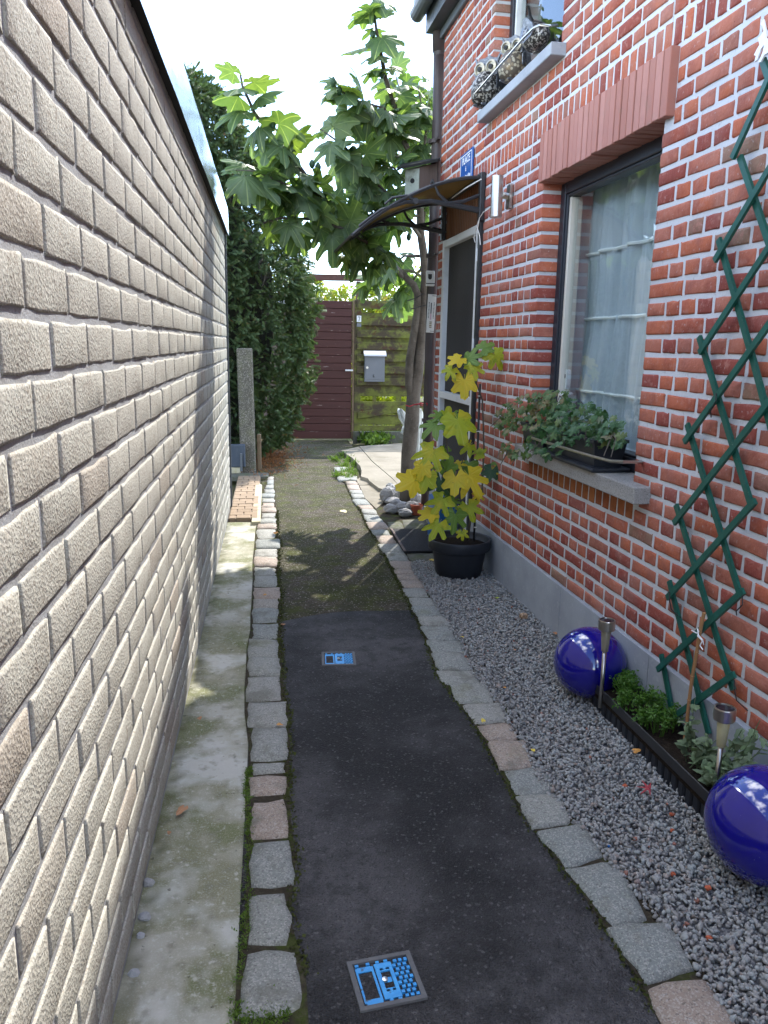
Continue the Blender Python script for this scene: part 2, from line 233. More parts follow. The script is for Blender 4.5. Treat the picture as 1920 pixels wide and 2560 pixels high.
def smoky():
    m = bpy.data.materials.new('smoky_polycarbonate'); m.use_nodes = True; t = m.node_tree; t.nodes.clear(); L = t.links.new
    o = N(t, 'ShaderNodeOutputMaterial'); a = N(t, 'ShaderNodeBsdfTransparent'); a.inputs[0].default_value = (.30, .23, .13, 1)
    b = N(t, 'ShaderNodeBsdfPrincipled'); b.inputs['Base Color'].default_value = (.10, .075, .045, 1); b.inputs['Roughness'].default_value = .25
    tr = N(t, 'ShaderNodeBsdfTranslucent'); tr.inputs[0].default_value = (.30, .21, .10, 1)
    m1 = N(t, 'ShaderNodeMixShader'); m1.inputs[0].default_value = .5; m2 = N(t, 'ShaderNodeMixShader'); m2.inputs[0].default_value = .72
    L(b.outputs[0], m1.inputs[1]); L(tr.outputs[0], m1.inputs[2]); L(a.outputs[0], m2.inputs[1]); L(m1.outputs[0], m2.inputs[2]); L(m2.outputs[0], o.inputs[0]); return m
M['smoky'] = smoky()

# ------------------------------------------------------------------ objects
MW = {}                                     # world matrices of the empties
def link(o): COL.objects.link(o); return o
def tag(o, label=None, cat=None, group=None, kind=None):
    if label: o['label'] = label
    if cat: o['category'] = cat
    if group: o['group'] = group
    if kind: o['kind'] = kind
    return o
def thing(name, label, cat, loc, rz=0., group=None):
    o = link(bpy.data.objects.new(name, None)); o.empty_display_size = .05
    m = Matrix.Translation(Vector(loc)) @ Matrix.Rotation(rz, 4, 'Z'); o.matrix_world = m; MW[o.name] = m
    return tag(o, label, cat, group)
def wm(o): return MW.get(o.name, Matrix.Identity(4)) if o else Matrix.Identity(4)
def place(o, parent, world):
    """parent o and give it a world matrix"""
    MW[o.name] = world
    if parent: o.parent = parent; o.matrix_local = wm(parent).inverted() @ world
    else: o.matrix_world = world
    return o
def mesh_np(name, v, f, mats, smooth=False, mi=None):
    """v (n,3); f list of index lists or an (m,k) array"""
    me = bpy.data.meshes.new(name)
    v = np.asarray(v, np.float32)
    if isinstance(f, np.ndarray):
        k = f.shape[1]; me.vertices.add(len(v)); me.vertices.foreach_set('co', v.ravel())
        me.loops.add(f.size); me.loops.foreach_set('vertex_index', f.astype(np.int32).ravel())
        me.polygons.add(len(f)); me.polygons.foreach_set('loop_start', np.arange(0, f.size, k, dtype=np.int32))
        me.update(calc_edges=True)
    else:
        me.from_pydata([tuple(map(float, p)) for p in v], [], f)
    for m in mats: me.materials.append(m)
    if mi is not None: me.polygons.foreach_set('material_index', np.asarray(mi, np.int32))
    if smooth: me.polygons.foreach_set('use_smooth', np.ones(len(me.polygons), bool))
    me.update(); return me
class MB:
    def __init__(s): s.v = []; s.f = []; s.m = []
    def add(s, v, f, mi=0):
        k = len(s.v); s.v += [Vector(p) for p in v]; s.f += [[i + k for i in q] for q in f]; s.m += [mi] * len(f); return s
    def quad(s, a, b, c, d, mi=0): return s.add([a, b, c, d], [[0, 1, 2, 3]], mi)
    def hexa(s, p, mi=0):                   # 8 corners: bottom loop, top loop
        return s.add(p, [[3, 2, 1, 0], [4, 5, 6, 7], [0, 1, 5, 4], [1, 2, 6, 5], [2, 3, 7, 6], [3, 0, 4, 7]], mi)
    def box(s, a, b, mi=0, fn=None, bev=0.):
        x0, y0, z0 = [min(p, q) for p, q in zip(a, b)]; x1, y1, z1 = [max(p, q) for p, q in zip(a, b)]
        fn = fn or (lambda x, y, z: Vector((x, y, z)))
        if not bev:
            return s.hexa([fn(x0, y0, z0), fn(x1, y0, z0), fn(x1, y1, z0), fn(x0, y1, z0), fn(x0, y0, z1), fn(x1, y0, z1), fn(x1, y1, z1), fn(x0, y1, z1)], mi)
        bev = min(bev, (x1 - x0) * .45, (y1 - y0) * .45, (z1 - z0) * .45)
        V = []; ix = {}
        for i in (0, 1):
            for j in (0, 1):
                for k in (0, 1):
                    c = [(x0, x1)[i], (y0, y1)[j], (z0, z1)[k]]; sg = [1 - 2 * i, 1 - 2 * j, 1 - 2 * k]
                    for a_ in range(3):
                        p = [c[q] + (0 if q == a_ else bev * sg[q]) for q in range(3)]; ix[(i, j, k, a_)] = len(V); V.append(fn(*p))
        fs = []
        for a_ in range(3):
            b_, c_ = (a_ + 1) % 3, (a_ + 2) % 3
            for e in (0, 1):
                q = []
                for (p, r) in ((0, 0), (1, 0), (1, 1), (0, 1)):
                    t = [0, 0, 0]; t[a_] = e; t[b_] = p; t[c_] = r; q.append(ix[(*t, a_)])
                fs.append(q if e else q[::-1])
            for p in (0, 1):
                for r in (0, 1):                # edges parallel to a_
                    t0 = [0, 0, 0]; t0[b_] = p; t0[c_] = r; t1 = list(t0); t1[a_] = 1
                    q = [ix[(*t0, b_)], ix[(*t1, b_)], ix[(*t1, c_)], ix[(*t0, c_)]]; fs.append(q if (p ^ r) else q[::-1])
        for i in (0, 1):
            for j in (0, 1):
                for k in (0, 1):
                    q = [ix[(i, j, k, a_)] for a_ in range(3)]; fs.append(q if not (i ^ j ^ k) else q[::-1])
        return s.add(V, fs, mi)
    def tube(s, pts, r, n=8, mi=0, cap=True):
        pts = [Vector(p) for p in pts]; rs = r if isinstance(r, (list, tuple)) else [r] * len(pts)
        V = []; fs = []; ref = None
        for i, p in enumerate(pts):
            d = (pts[min(i + 1, len(pts) - 1)] - pts[max(i - 1, 0)]).normalized()
            if ref is None: ref = d.orthogonal().normalized()
            ref = (ref - d * ref.dot(d)).normalized(); b = d.cross(ref)
            for k in range(n):
                a = 2 * math.pi * k / n; V.append(p + (ref * math.cos(a) + b * math.sin(a)) * rs[i])
        for i in range(len(pts) - 1):
            for k in range(n):
                fs.append([i * n + k, i * n + (k + 1) % n, (i + 1) * n + (k + 1) % n, (i + 1) * n + k])
        if cap: fs += [list(range(n))[::-1], list(range((len(pts) - 1) * n, len(pts) * n))]
        return s.add(V, fs, mi)
    def lathe(s, prof, c, n=24, mi=0, ax=None):
        c = Vector(c); q = ax.to_track_quat('Z', 'Y') if ax else None; V = []; fs = []
        for r, z in prof:
            for k in range(n):
                a = 2 * math.pi * k / n; p = Vector((r * math.cos(a), r * math.sin(a), z)); V.append(c + (q @ p if q else p))
        for i in range(len(prof) - 1):
            for k in range(n): fs.append([i * n + k, i * n + (k + 1) % n, (i + 1) * n + (k + 1) % n, (i + 1) * n + k])
        if prof[0][0] > 1e-5: fs.append(list(range(n))[::-1])
        if prof[-1][0] > 1e-5: fs.append(list(range((len(prof) - 1) * n, len(prof) * n)))
        return s.add(V, fs, mi)
    def prism(s, poly, up, mi=0):           # poly: world points, counter-clockwise seen from the up side
        n = len(poly); up = Vector(up); V = [Vector(p) for p in poly] + [Vector(p) + up for p in poly]
        return s.add(V, [list(range(n))[::-1], list(range(n, 2 * n))] + [[i, (i + 1) % n, n + (i + 1) % n, n + i] for i in range(n)], mi)
    def build(s, name, mats, parent=None, smooth=False):
        """coordinates are world; the object is parented with its local frame at the parent's"""
        if not isinstance(mats, (list, tuple)): mats = [mats]
        inv = wm(parent).inverted()
        me = mesh_np(name, [inv @ p for p in s.v], s.f, mats, smooth, s.m)
        o = link(bpy.data.objects.new(name, me))
        if parent: o.parent = parent
        MW[o.name] = wm(parent); return o
def inst(name, me, parent, world):
    return place(link(bpy.data.objects.new(name, me)), parent, world)
def hb(s0, s1, z0, z1, o0, o1, mb, mi=0, bev=0.):
    """a box in house coordinates: along, height, out of the wall"""
    return mb.box((min(s0, s1), min(o0, o1), min(z0, z1)), (max(s0, s1), max(o0, o1), max(z0, z1)), mi, lambda a, b, c: HW(a, c, b), bev)
def frame(pos, yax, nrm, sc=1.):
    """matrix with +Y along yax and +Z along nrm"""
    y = Vector(yax).normalized(); z = Vector(nrm); z = (z - y * z.dot(y))
    z = z.normalized() if z.length > 1e-4 else y.orthogonal().normalized(); x = y.cross(z)
    m = Matrix((x * sc, y * sc, z * sc)).transposed().to_4x4(); m.translation = Vector(pos); return m
def rv(k=1.): return Vector((random.uniform(-k, k), random.uniform(-k, k), random.uniform(-k, k)))

# ------------------------------------------------------------------ bricks
def brick_np(Lb, Hb, D, jit, cham=.0025, rough=.0015, mid=0):
    e_ = .0058; u = np.array([0, e_] + [Lb * (i + 1) / (mid + 1) for i in range(mid)] + [Lb - e_, Lb]); z = np.array((0, e_, Hb - e_, Hb)); nu, nz = len(u), 4; V = []
    for j in range(nz):
        for i in range(nu):
            e = i in (0, nu - 1) or j in (0, nz - 1)
            ju, jz = rng.uniform(-jit, jit, 2) * (1 if e else .5)
            if j < 2: jz = abs(jz) * 1.5 - jit * .5                # the lower edge is the ragged one
            V.append((u[i] + ju * .7, z[j] + jz, -cham + rng.uniform(-.0008, .0006) if e else rng.uniform(-rough, rough)))
    ring = list(range(nu)) + [nu * j + nu - 1 for j in range(1, nz - 1)] + list(range(nu * nz - 1, nu * (nz - 1) - 1, -1)) + [nu * j for j in range(nz - 2, 0, -1)]
    for k in ring: V.append((V[k][0], V[k][1], -D))
    f = [[j * nu + i, j * nu + i + 1, (j + 1) * nu + i + 1, (j + 1) * nu + i] for j in range(nz - 1) for i in range(nu - 1)]
    n = len(ring); b = nu * nz
    f += [[ring[(k + 1) % n], ring[k], b + k, b + (k + 1) % n] for k in range(n)]
    return np.array(V), np.array(f)
class Masonry:
    """bricks of one wall: the largest in the photo become objects, the rest one joined part"""
    def __init__(s, U, Wo): s.U = np.array(U); s.Wo = np.array(Wo); s.items = []
    def add(s, org, Lb, Hb, std): s.items.append((np.array(org, float), Lb, Hb, std))
    def area(s, it):
        o, Lb, Hb, _ = it; P = []
        for a, b in ((0, 0), (Lb, 0), (Lb, Hb), (0, Hb)):
            v = Vector(o + s.U * a) + Vector((0, 0, b)) - EYE; w = v.dot(FW)
            if w < .05: return 0
            P.append((960 + F * v.dot(RT) / w, 1280 - F * v.dot(UP) / w))
        cx = sum(p[0] for p in P) / 4; cy = sum(p[1] for p in P) / 4
        if not (-60 < cx < 1980 and -60 < cy < 2620): return 0
        return abs(sum(P[i][0] * P[(i + 1) % 4][1] - P[(i + 1) % 4][0] * P[i][1] for i in range(4))) / 2
    def build(s, parent, m, D, jit, limit, bulk, mid=0, **kw):
        order = sorted((i for i, it in enumerate(s.items) if it[3]), key=lambda i: -s.area(s.items[i]))[:limit]
        order = {i for i in order if s.area(s.items[i]) > 0}
        var = {}
        T = lambda v: v[:, :1] * s.U + v[:, 1:2] * np.array((0, 0, 1.)) + v[:, 2:] * s.Wo
        bv, bf, k = [], [], 0; winv = wm(parent).inverted()
        r3 = np.array(winv.to_3x3()); t3 = np.array(winv.translation)
        for i, (o, Lb, Hb, std) in enumerate(s.items):
            proud = rng.uniform(-.0012, .0012)
            if i in order:
                key = (std, random.randrange(14))
                if key not in var:
                    v, f = brick_np(Lb, Hb, D, jit, mid=mid, **kw); var[key] = mesh_np('brick', (T(v)) @ r3.T, f, [m])
                mt = wm(parent).copy(); mt.translation = Vector(o + s.Wo * proud)
                inst('brick', var[key], parent, mt)
            else:
                v, f = brick_np(Lb, Hb, D, jit, **kw); bv.append(T(v) + o + s.Wo * proud); bf.append(f + k); k += len(v)
        v = np.concatenate(bv) @ r3.T + t3
        o = link(bpy.data.objects.new(bulk, mesh_np(bulk, v, np.concatenate(bf), [m]))); o.parent = parent; tag(o, kind='stuff')

# ------------------------------------------------------------------ the setting: ground sheets
def sheet(name, m, x0, x1, y0, y1, z, step=.25, amp=.004, label=None, clip=None):
    nx = max(2, int((x1 - x0) / step) + 1); ny = max(2, int((y1 - y0) / step) + 1)
    X, Y = np.meshgrid(np.linspace(x0, x1, nx), np.linspace(y0, y1, ny)); Z = z + rng.uniform(-amp, amp, X.shape)
    if clip: X, Y = clip(X, Y)
    v = np.stack([X, Y, Z], -1).reshape(-1, 3); a = np.arange(nx * ny).reshape(ny, nx)
    f = np.stack([a[:-1, :-1], a[:-1, 1:], a[1:, 1:], a[1:, :-1]], -1).reshape(-1, 4)
    o = link(bpy.data.objects.new(name, mesh_np(name, v, f, [m], True))); return tag(o, label, kind='structure')
sheet('ground', M['ground'], -60, 60, -30, 170, -.07, 20, 0, 'bare ground under and around the alley')
def kx(y): return .66 + .045 * (y - 3) if y > 3 else .66 - .0 * y          # rough middle of the right kerb
def warp(X, Y): return X, Y
sheet('old_asphalt', M['old_asphalt'], -.12, 1.02, 3.3, 10.36, -.002, .12, .003, 'worn mossy asphalt in the far half of the alley')
E0 = [G(*p) for p in ((680, 1562), (722, 1555), (776, 1543), (846, 1533), (892, 1530), (946, 1532), (1030, 1530), (1060, 1530))]
def patch_edge(X, Y):
    ex = [p.x for p in E0]; ey = [p.y for p in E0]; top = np.interp(X, ex, ey)
    return X, -3 + (Y + 3) / 6.6 * (top + 3)
na = sheet('new_asphalt', M['new_asphalt'], -.08, .80, -3, 3.6, .008, .11, .0012, 'smooth dark asphalt in the near half of the alley', patch_edge)
nm = na.modifiers.new('thick', 'SOLIDIFY'); nm.thickness = .02
cst = sheet('concrete_strip', M['strip'], XL - .01, -.035, -3, 5.50, .004, .03, .0015, 'stained mossy concrete strip along the pale wall')
def edge_attr(o, x0, x1, w0, w1):
    n = len(o.data.vertices); c = np.empty(n * 3, np.float32); o.data.vertices.foreach_get('co', c); c = c.reshape(-1, 3)
    e = np.maximum(np.clip(1 - (c[:, 0] - x0) / w0, 0, 1), np.clip(1 - (x1 - c[:, 0]) / w1, 0, 1)) * rng.uniform(.35, 1.1, n)
    o.data.attributes.new('edge', 'FLOAT', 'POINT').data.foreach_set('value', e.astype(np.float32))
edge_attr(cst, XL, -.035, .075, .06)

# ------------------------------------------------------------------ pale brick wall on the left
wall = thing('brick_wall', 'long wall of pale cream bricks with grey joints and a shiny metal capping', 'wall', (XL, 2.9, 0))
WEND, WTOP = 5.95, 2.06
mb = MB(); mb.box((XL - .30, -3.2, -.1), (XL - .0034, WEND - .004, WTOP)); mb.build('wall_core', M['pale_mortar'], wall)
ma = Masonry((0, 1, 0), (1, 0, 0)); CH, ML = .0785, .2245
for k in range(-1, 28):
    z0 = 1.2 + (k - 15) * CH + .006
    if z0 + .066 > WTOP + .03 or z0 < -.05: continue
    off = (.972 if (k % 2) else 1.084) - 20 * ML
    i = 0
    while True:
        y0 = off + i * ML; i += 1
        if y0 < -3.1: continue
        if y0 > WEND - .03: break
        Lb = min(ML - .0115, WEND - y0)
        ma.add((XL, y0 + rng.uniform(-.002, .002), z0 + rng.uniform(-.0015, .0015)), Lb, .0665, 'stretcher' if Lb > .21 else None)
ma.build(wall, M['pale_brick'], .07, .0030, 300, 'far_bricks', 3, cham=.0012, rough=.0009)
mb = MB(); cx, zb, zt = XL + .028, 1.993, 2.182
nseg = 46                                   # slightly wavy sheet metal
ys = np.linspace(-3.2, WEND + .09, nseg)
prof = [(0, zb), (0, zb + .05), (0, zb + .125), (-.004, zt), (-.36, zt + .02), (-.36, zb)]
for a in range(nseg):
    wv = .0022 * math.sin(ys[a] * 5.1) + .0016 * math.sin(ys[a] * 11.7 + 1)
    for j, (dx, z) in enumerate(prof): mb.v.append(Vector((cx + dx + (wv if j in (1, 2) else wv * .3), ys[a], z + (.0015 * math.sin(ys[a] * 4) if j == 3 else 0))))
P6 = len(prof)
for a in range(nseg - 1):
    for j in range(P6 - 1): mb.f.append([a * P6 + j, a * P6 + j + 1, (a + 1) * P6 + j + 1, (a + 1) * P6 + j][::-1]); mb.m.append(0)
k0 = (nseg - 1) * P6; mb.f.append([k0 + j for j in range(P6)]); mb.m.append(0)
mb.build('metal_capping', M['zinc'], wall)
mb = MB(); mb.box((XL - .3, -3.2, zb + .012), (cx - .004, WEND + .085, zb + .03)); mb.build('capping_underside', M['black_void'], wall)  # black slab in place of the shade under the overhang
mb = MB(); mb.box((XL - .05, WEND + .001, .0), (XL + .012, WEND + .018, zb)); mb.build('corner_strip', M['gutter'], wall)

# ------------------------------------------------------------------ brick house on the right
house = thing('brick_house', 'red brick house with pale joints, a bluestone plinth and dark framed windows', 'house', HW(3, 0, 0), HA)
SE = 5.52                                   # far corner
ZP, ZL0, ZL1, ZR = .245, 2.168, 2.262, 3.27
OPEN = [(2.525, 3.567, .795, 1.978), (3.45, 4.42, 2.47, 3.2), (4.47, 5.36, .02, ZL0)]
wl = MB()
ss = sorted({-3.2, SE - .003} | {a for o_ in OPEN for a in o_[:2]})
for a, b in zip(ss, ss[1:]):
    zs = [(-.1, ZR)]
    for (s0, s1, z0, z1) in OPEN:
        if s0 <= a + 1e-4 and s1 >= b - 1e-4:
            zs = [q for (p, r) in zs for q in ((p, min(r, z0 - .003)), (max(p, z1), r)) if q[1] - q[0] > 1e-3]
    e0 = .003 if any(abs(a - o_[1]) < 1e-6 for o_ in OPEN) else 0.; e1 = .003 if any(abs(b - o_[0]) < 1e-6 for o_ in OPEN) else 0.
    for p, r in zs: hb(a + e0, b - e1, p, r, -.0042, -.26, wl)
wo = wl.build('wall', M['red_mortar'], house); MW[wo.name] = wm(house)
mh = Masonry(-np.array(HD), -np.array(HN)); ch = (ZL0 - ZP) / 33; JT = .0152
def row(z0, hb_, m, ph, openings, std, smin=-3.1, smax=SE):
    iv = [(smin, smax)]
    for (a, b) in openings: iv = [q for (p, r) in iv for q in ((p, min(r, a)), (max(p, b), r)) if q[1] - q[0] > .02]
    for (p, r) in iv:
        i = math.floor((p - ph) / m); B = []
        while ph + i * m < r:
            a, b = max(ph + i * m, p), min(ph + (i + 1) * m - JT, r); i += 1
            if b - a > .004: B.append([a, b])
        if len(B) > 1 and B[0][1] - B[0][0] < .03: B[1][0] = p; B.pop(0)
        if len(B) > 1 and B[-1][1] - B[-1][0] < .03: B[-2][1] = r; B.pop()
        if not B: continue
        B[0][0] = p; B[-1][1] = r
        for j, (a, b) in enumerate(B):
            full = abs(b - a - (m - JT)) < .002
            a += random.uniform(-.0012, .0012) if j else 0
            mh.add(HW(b, z0 + random.uniform(-.001, .001), 0), b - a, hb_, std if full else None)
LT0, LT1 = 2.466, 3.568                     # lintel ends
for k in range(33):
    z0 = ZP + .003 + k * ch; zc = z0 + ch / 2; op = [(o_[0], o_[1]) for o_ in OPEN if o_[2] < zc < o_[3]]
    if zc > 1.965: op.append((LT0 - .006, 3.567))
    if .655 < zc < .742: op.append((2.50, 3.56))
    if .74 < zc < .80: op.append((2.475, 3.60))
    if k % 2: row(z0, ch - JT, .0893, .01, op, 'header')
    else: row(z0, ch - JT, .1786, .045 if (k // 2) % 2 else .0, op, 'stretcher')
row(ZL0 + .002, ZL1 - ZL0 - JT, .0586, 0, [], 'soldier', 2.16, SE)
row(ZL0 + .002, ch - JT, .1786, .03, [], 'stretcher', -3.1, 2.15)
row(ZL0 + .002 + ch, ZL1 - ZL0 - ch - JT, .1786, .12, [], None, -3.1, 2.15)
k = 0
while ZL1 + k * ch < ZR - .02:
    z0 = ZL1 + .003 + k * ch; zc = z0 + ch / 2; op = [(o_[0], o_[1]) for o_ in OPEN if o_[2] < zc < o_[3]]
    if k % 2 == 0: row(z0, ch - JT, .0893, .03, op, 'header')
    else: row(z0, ch - JT, .1786, .02 if (k // 2) % 2 else .065, op, 'stretcher')
    k += 1
mh.build(wo, M['red_brick'], .095, .0026, 300, 'far_bricks', 1)
mo = Masonry(-np.array(HD), -np.array(HN))  # upright bricks under the window sill
for i in range(17):
    b = 3.555 - i * .0617; v, f = brick_np(.052, .078, .09, .0015)
    T = v[:, :1] * -np.array(HD) + v[:, 1:2] * np.array((0, 0, 1.)) + v[:, 2:] * -np.array(HN)
    me = mesh_np('brick', T @ np.array(wm(wo).inverted().to_3x3()).T, f, [M['orange_brick']])
    mt = wm(wo).copy(); mt.translation = HW(b, .658 + random.uniform(-.002, .002), -.001); inst('brick', me, wo, mt)
# lintel of upright tiles
M['lintel_gap'] = mat('lintel_gap', (.17, .12, .10), .95)
lin = hb(LT0 + .004, LT1 - .004, 1.969, 2.160, -.1, .013, MB()).build('lintel', M['lintel_gap'], house); MW[lin.name] = wm(house)
nt_ = 24; tw = (LT1 - LT0) / nt_
tl = {}
for i in range(nt_):
    a = LT0 + i * tw; b = a + tw * random.choice((.80, .83, .86, .88)); dz = random.uniform(-.003, .003); do = random.uniform(-.003, .003)
    hb(a, b, 1.964 + dz, 2.164 + dz, -.09, .025 + do, MB(), 0, .002).build('tile', M['tile'], lin)
# plinth of bluestone panels
pl = hb(-3.2, SE - .01, -.1, ZP - .006, -.02, .004, MB()).build('plinth', M['red_mortar'], house); MW[pl.name] = wm(house)
js = [-3.2, -.75, .0, .77, 1.53, 2.29, 3.05, 3.81, 4.46]
for a, b in zip(js, js[1:]): hb(a + .0012, b - .0012, -.06, ZP, -.01, .0125, MB(), 0, .0015).build('panel', M['bluestone'], pl)
hb(5.37, SE, -.06, ZP, -.01, .0125, MB(), 0, .0015).build('panel', M['bluestone'], pl)
# window sills
hb(2.40, 3.60, .738, .796, -.15, .058, MB(), 0, .003).build('window_sill', M['sill'], house)
hb(3.40, 4.46, 2.432, 2.482, -.15, .062, MB(), 0, .003).build('window_sill', M['bluestone'], house)
# big window
def ring(mb, s0, s1, z0, z1, w, o0, o1, bev=.003):
    hb(s0, s0 + w, z0, z1, o0, o1, mb, 0, bev); hb(s1 - w, s1, z0, z1, o0, o1, mb, 0, bev)
    hb(s0 + w, s1 - w, z0, z0 + w, o0, o1, mb, 0, bev); hb(s0 + w, s1 - w, z1 - w, z1, o0, o1, mb, 0, bev); return mb
win = ring(MB(), 2.52, 3.572, .796, 1.968, .052, -.165, -.088).build('window', M['anthracite'], house); MW[win.name] = wm(house)
ring(MB(), 2.572, 3.520, .848, 1.916, .012, -.15, -.096).build('bead', M['anthracite'], win)
b = MB(); hb(3.488, 3.508, .860, 1.902, -.16, -.106, b, 0, .002); b.build('bead', M['lit_bead'], win)  # cream on this jamb only: light on the frame side put into colour
hb(2.586, 3.490, .874, 1.903, -.128, -.122, MB()).build('pane', M['glass'], win)
win2 = ring(MB(), 3.445, 4.425, 2.482, 3.205, .05, -.165, -.085).build('window', M['anthracite'], house); MW[win2.name] = wm(house)
ring(MB(), 3.495, 4.375, 2.532, 3.155, .018, -.15, -.098).build('bead', M['white_frame'], win2)
hb(3.512, 4.358, 2.549, 3.138, -.128, -.122, MB()).build('pane', M['glass'], win2)
# door with screen
door = hb(4.473, 5.357, .02, .055, -.12, .03, MB(), 0, .003)
hb(4.48, 5.35, .05, 1.95, -.075, -.068, door); door = door.build('door', M['anthracite'], house); MW[door.name] = wm(house)
fr = ring(MB(), 4.52, 5.345, .055, 1.925, .045, -.05, .012); hb(4.565, 5.30, .90, .945, -.04, .010, fr, 0, .002)
fr.build('screen_frame', M['white_frame'], door)
hb(4.565, 5.30, .10, .90, -.028, -.024, MB()).build('mesh_screen', M['screen'], door); hb(4.565, 5.30, .945, 1.88, -.028, -.024, MB()).build('mesh_screen', M['screen'], door)
hb(4.473, 4.515, .055, 2.1, -.06, .016, MB(), 0, .003).build('door_post', M['dark_plastic'], door)
for zz in (.55, 1.22, 1.72): hb(4.505, 4.525, zz, zz + .07, -.01, .022, MB(), 0, .002).build('hinge', M['white_frame'], door)
tp = MB(); hb(4.52, 5.352, 1.932, 2.166, -.05, -.028, tp)
for i in range(21): hb(4.53 + i * .039, 4.558 + i * .039, 1.934, 2.164, -.028, -.006, tp, 0, .003)
tp.build('ribbed_panel', M['ribbed_wood'], house)
# eaves, gutter, downpipe
hb(-3.2, SE + .12, ZR, ZR + .035, -.3, .10, MB()).build('soffit', M['gutter'], house)
hb(-3.2, SE + .12, ZR + .036, ZR + .20, .085, .10, MB()).build('fascia', M['gutter'], house)
hb(-3.2, SE + .125, ZR - .055, ZR - .001, -.01, .022, MB(), 0, .004).build('eaves_board', M['gutter'], house)
gt = MB(); gp = [(.102 + .05 + .05 * math.cos(a), ZR + .13 - .055 * math.sin(a)) for a in np.linspace(math.pi, 0, 9)]
n_ = len(gp)
for s in (-3.2, SE + .16):
    for q in (gp, [(.152 + (o_ - .152) * .94, z_ + .004) for o_, z_ in gp]): gt.v += [HW(s, z_, o_) for o_, z_ in q]
for i in range(n_ - 1):
    gt.f += [[i, i + 1, 2 * n_ + i + 1, 2 * n_ + i], [n_ + i, n_ + i + 1, 3 * n_ + i + 1, 3 * n_ + i]]; gt.m += [0, 0]
gt.f.append(list(range(2 * n_, 3 * n_))); gt.m.append(0); gt.build('gutter', M['gutter'], house)
PY = 5.64
pt, pbm = YP(1098, 45, PY), YP(1067, 1230, PY)
dp = MB(); pts = [YP(x, y, PY) for x, y in ((1098, -60), (1097, 40), (1099, 130), (1096, 300), (1090, 470), (1082, 700), (1073, 1000), (1066, 1262))]
hopper = MB(); a = YP(1098, -10, PY)
dp.tube(pts[2:], .041, 14); dp.tube(pts[:3], .046, 14); dp.tube([pts[2] + Vector((0, 0, .03)), pts[2] - Vector((0, 0, .03))], [.046, .0405], 14, cap=False)
dpo = dp.build('downpipe', M['pipe'], house, True); MW[dpo.name] = wm(house)
for yy in (355, 640, 1050):
    i = YP(1098 - (yy - 40) * .027, yy, PY); b = MB(); b.lathe([(.044, -.012), (.048, -.012), (.048, .012), (.044, .012)], i, 16); b.box(i + Vector((-.01, -.12, -.008)), i + Vector((.01, -.04, .008))); b.build('pipe_clip', M['pipe'], dpo)
hp = MB(); c = YP(1090, -10, PY); hp.box(c + Vector((-.13, -.1, -.06)), c + Vector((.13, .1, .12)), 0, None, .01); hp.build('gutter_box', M['gutter'], dpo)
hb(SE - .0005, SE + .006, .25, 3.2, -.02, -.002, MB()).build('corner_trim', M['gutter'], house)
# the rest of the shell keeps the rooms dark
sh = MB(); hb(-3.2, SE, -.1, ZR, -4.0, -4.1, sh); hb(-3.2, -3.1, -.1, ZR, -.26, -4.0, sh); hb(SE - .1, SE, -.1, ZR, -.262, -4.0, sh); sh.build('outer_shell', M['red_mortar'], house)
fl = MB(); hb(-3.1, SE - .1, -.02, 0, -.262, -4, fl); hb(-3.1, SE - .1, ZR - .03, ZR - .002, -.262, -4, fl); hb(2.0, 5.4, 2.36, 2.40, -.262, -4, fl); fl.build('room', M['interior'], house)
rf = MB(); rf.add([HW(s, z, o) for s in (-3.2, SE + .1) for (o, z) in ((.16, ZR + .2), (-1.8, ZR + 1.5), (-4.2, ZR + .2))], [[0, 1, 4, 3], [1, 2, 5, 4], [0, 2, 1], [3, 4, 5]])
rf.build('roof', M['gutter'], house)

# ------------------------------------------------------------------ kerbs of rough cobbles
def stone(poly, z1, z0, parent, m, jit=.004, name='cobblestone', dome=.006):
    """irregular block over a quad (world xy), rounded rim, rough top"""
    c = sum(poly, Vector()) / len(poly); pts = []
    for i in range(len(poly)):
        a, b = poly[i], poly[(i + 1) % len(poly)]; L_ = (b - a).length; k = max(2, min(4, int(L_ / .035)))
        for j in range(k):
            p = a.lerp(b, j / k)
            if j == 0: p = p.lerp(c, .035)
            pts.append(p + Vector((random.uniform(-jit, jit), random.uniform(-jit, jit), 0)))
    n = len(pts); mb = MB(); V = []
    tilt = Vector((random.uniform(-.03, .03), random.uniform(-.03, .03), 0))
    rings = ((1.0, z0), (1.09, z1 - .012), (1.035, z1 - .003), (.62, z1 + dome * .7))
    for s_, z in rings:
        for p in pts:
            q = c + (p - c) * s_; V.append(Vector((q.x, q.y, z + (0 if z == z0 else (q - c).dot(tilt) + random.uniform(-.0022, .0022)))))
    V.append(Vector((c.x, c.y, z1 + dome * random.uniform(.3, 1.2))))
    f = [[r * n + i, r * n + (i + 1) % n, (r + 1) * n + (i + 1) % n, (r + 1) * n + i] for r in range(3) for i in range(n)]
    f += [[3 * n + i, 3 * n + (i + 1) % n, 4 * n] for i in range(n)]
    mb.add(V, f); o = mb.build(name, m, parent, True); return o
def q1(x0, x1, y0, y1, ox=560, oy=1080, k=2.592): return [(ox + x0 / k, oy + y0 / k), (ox + x1 / k, oy + y0 / k), (ox + x1 / k, oy + y1 / k), (ox + x0 / k, oy + y1 / k)]
def q4(*p, ox=560, oy=1640, k=2.304): return [(ox + x / k, oy + y / k) for x, y in p]
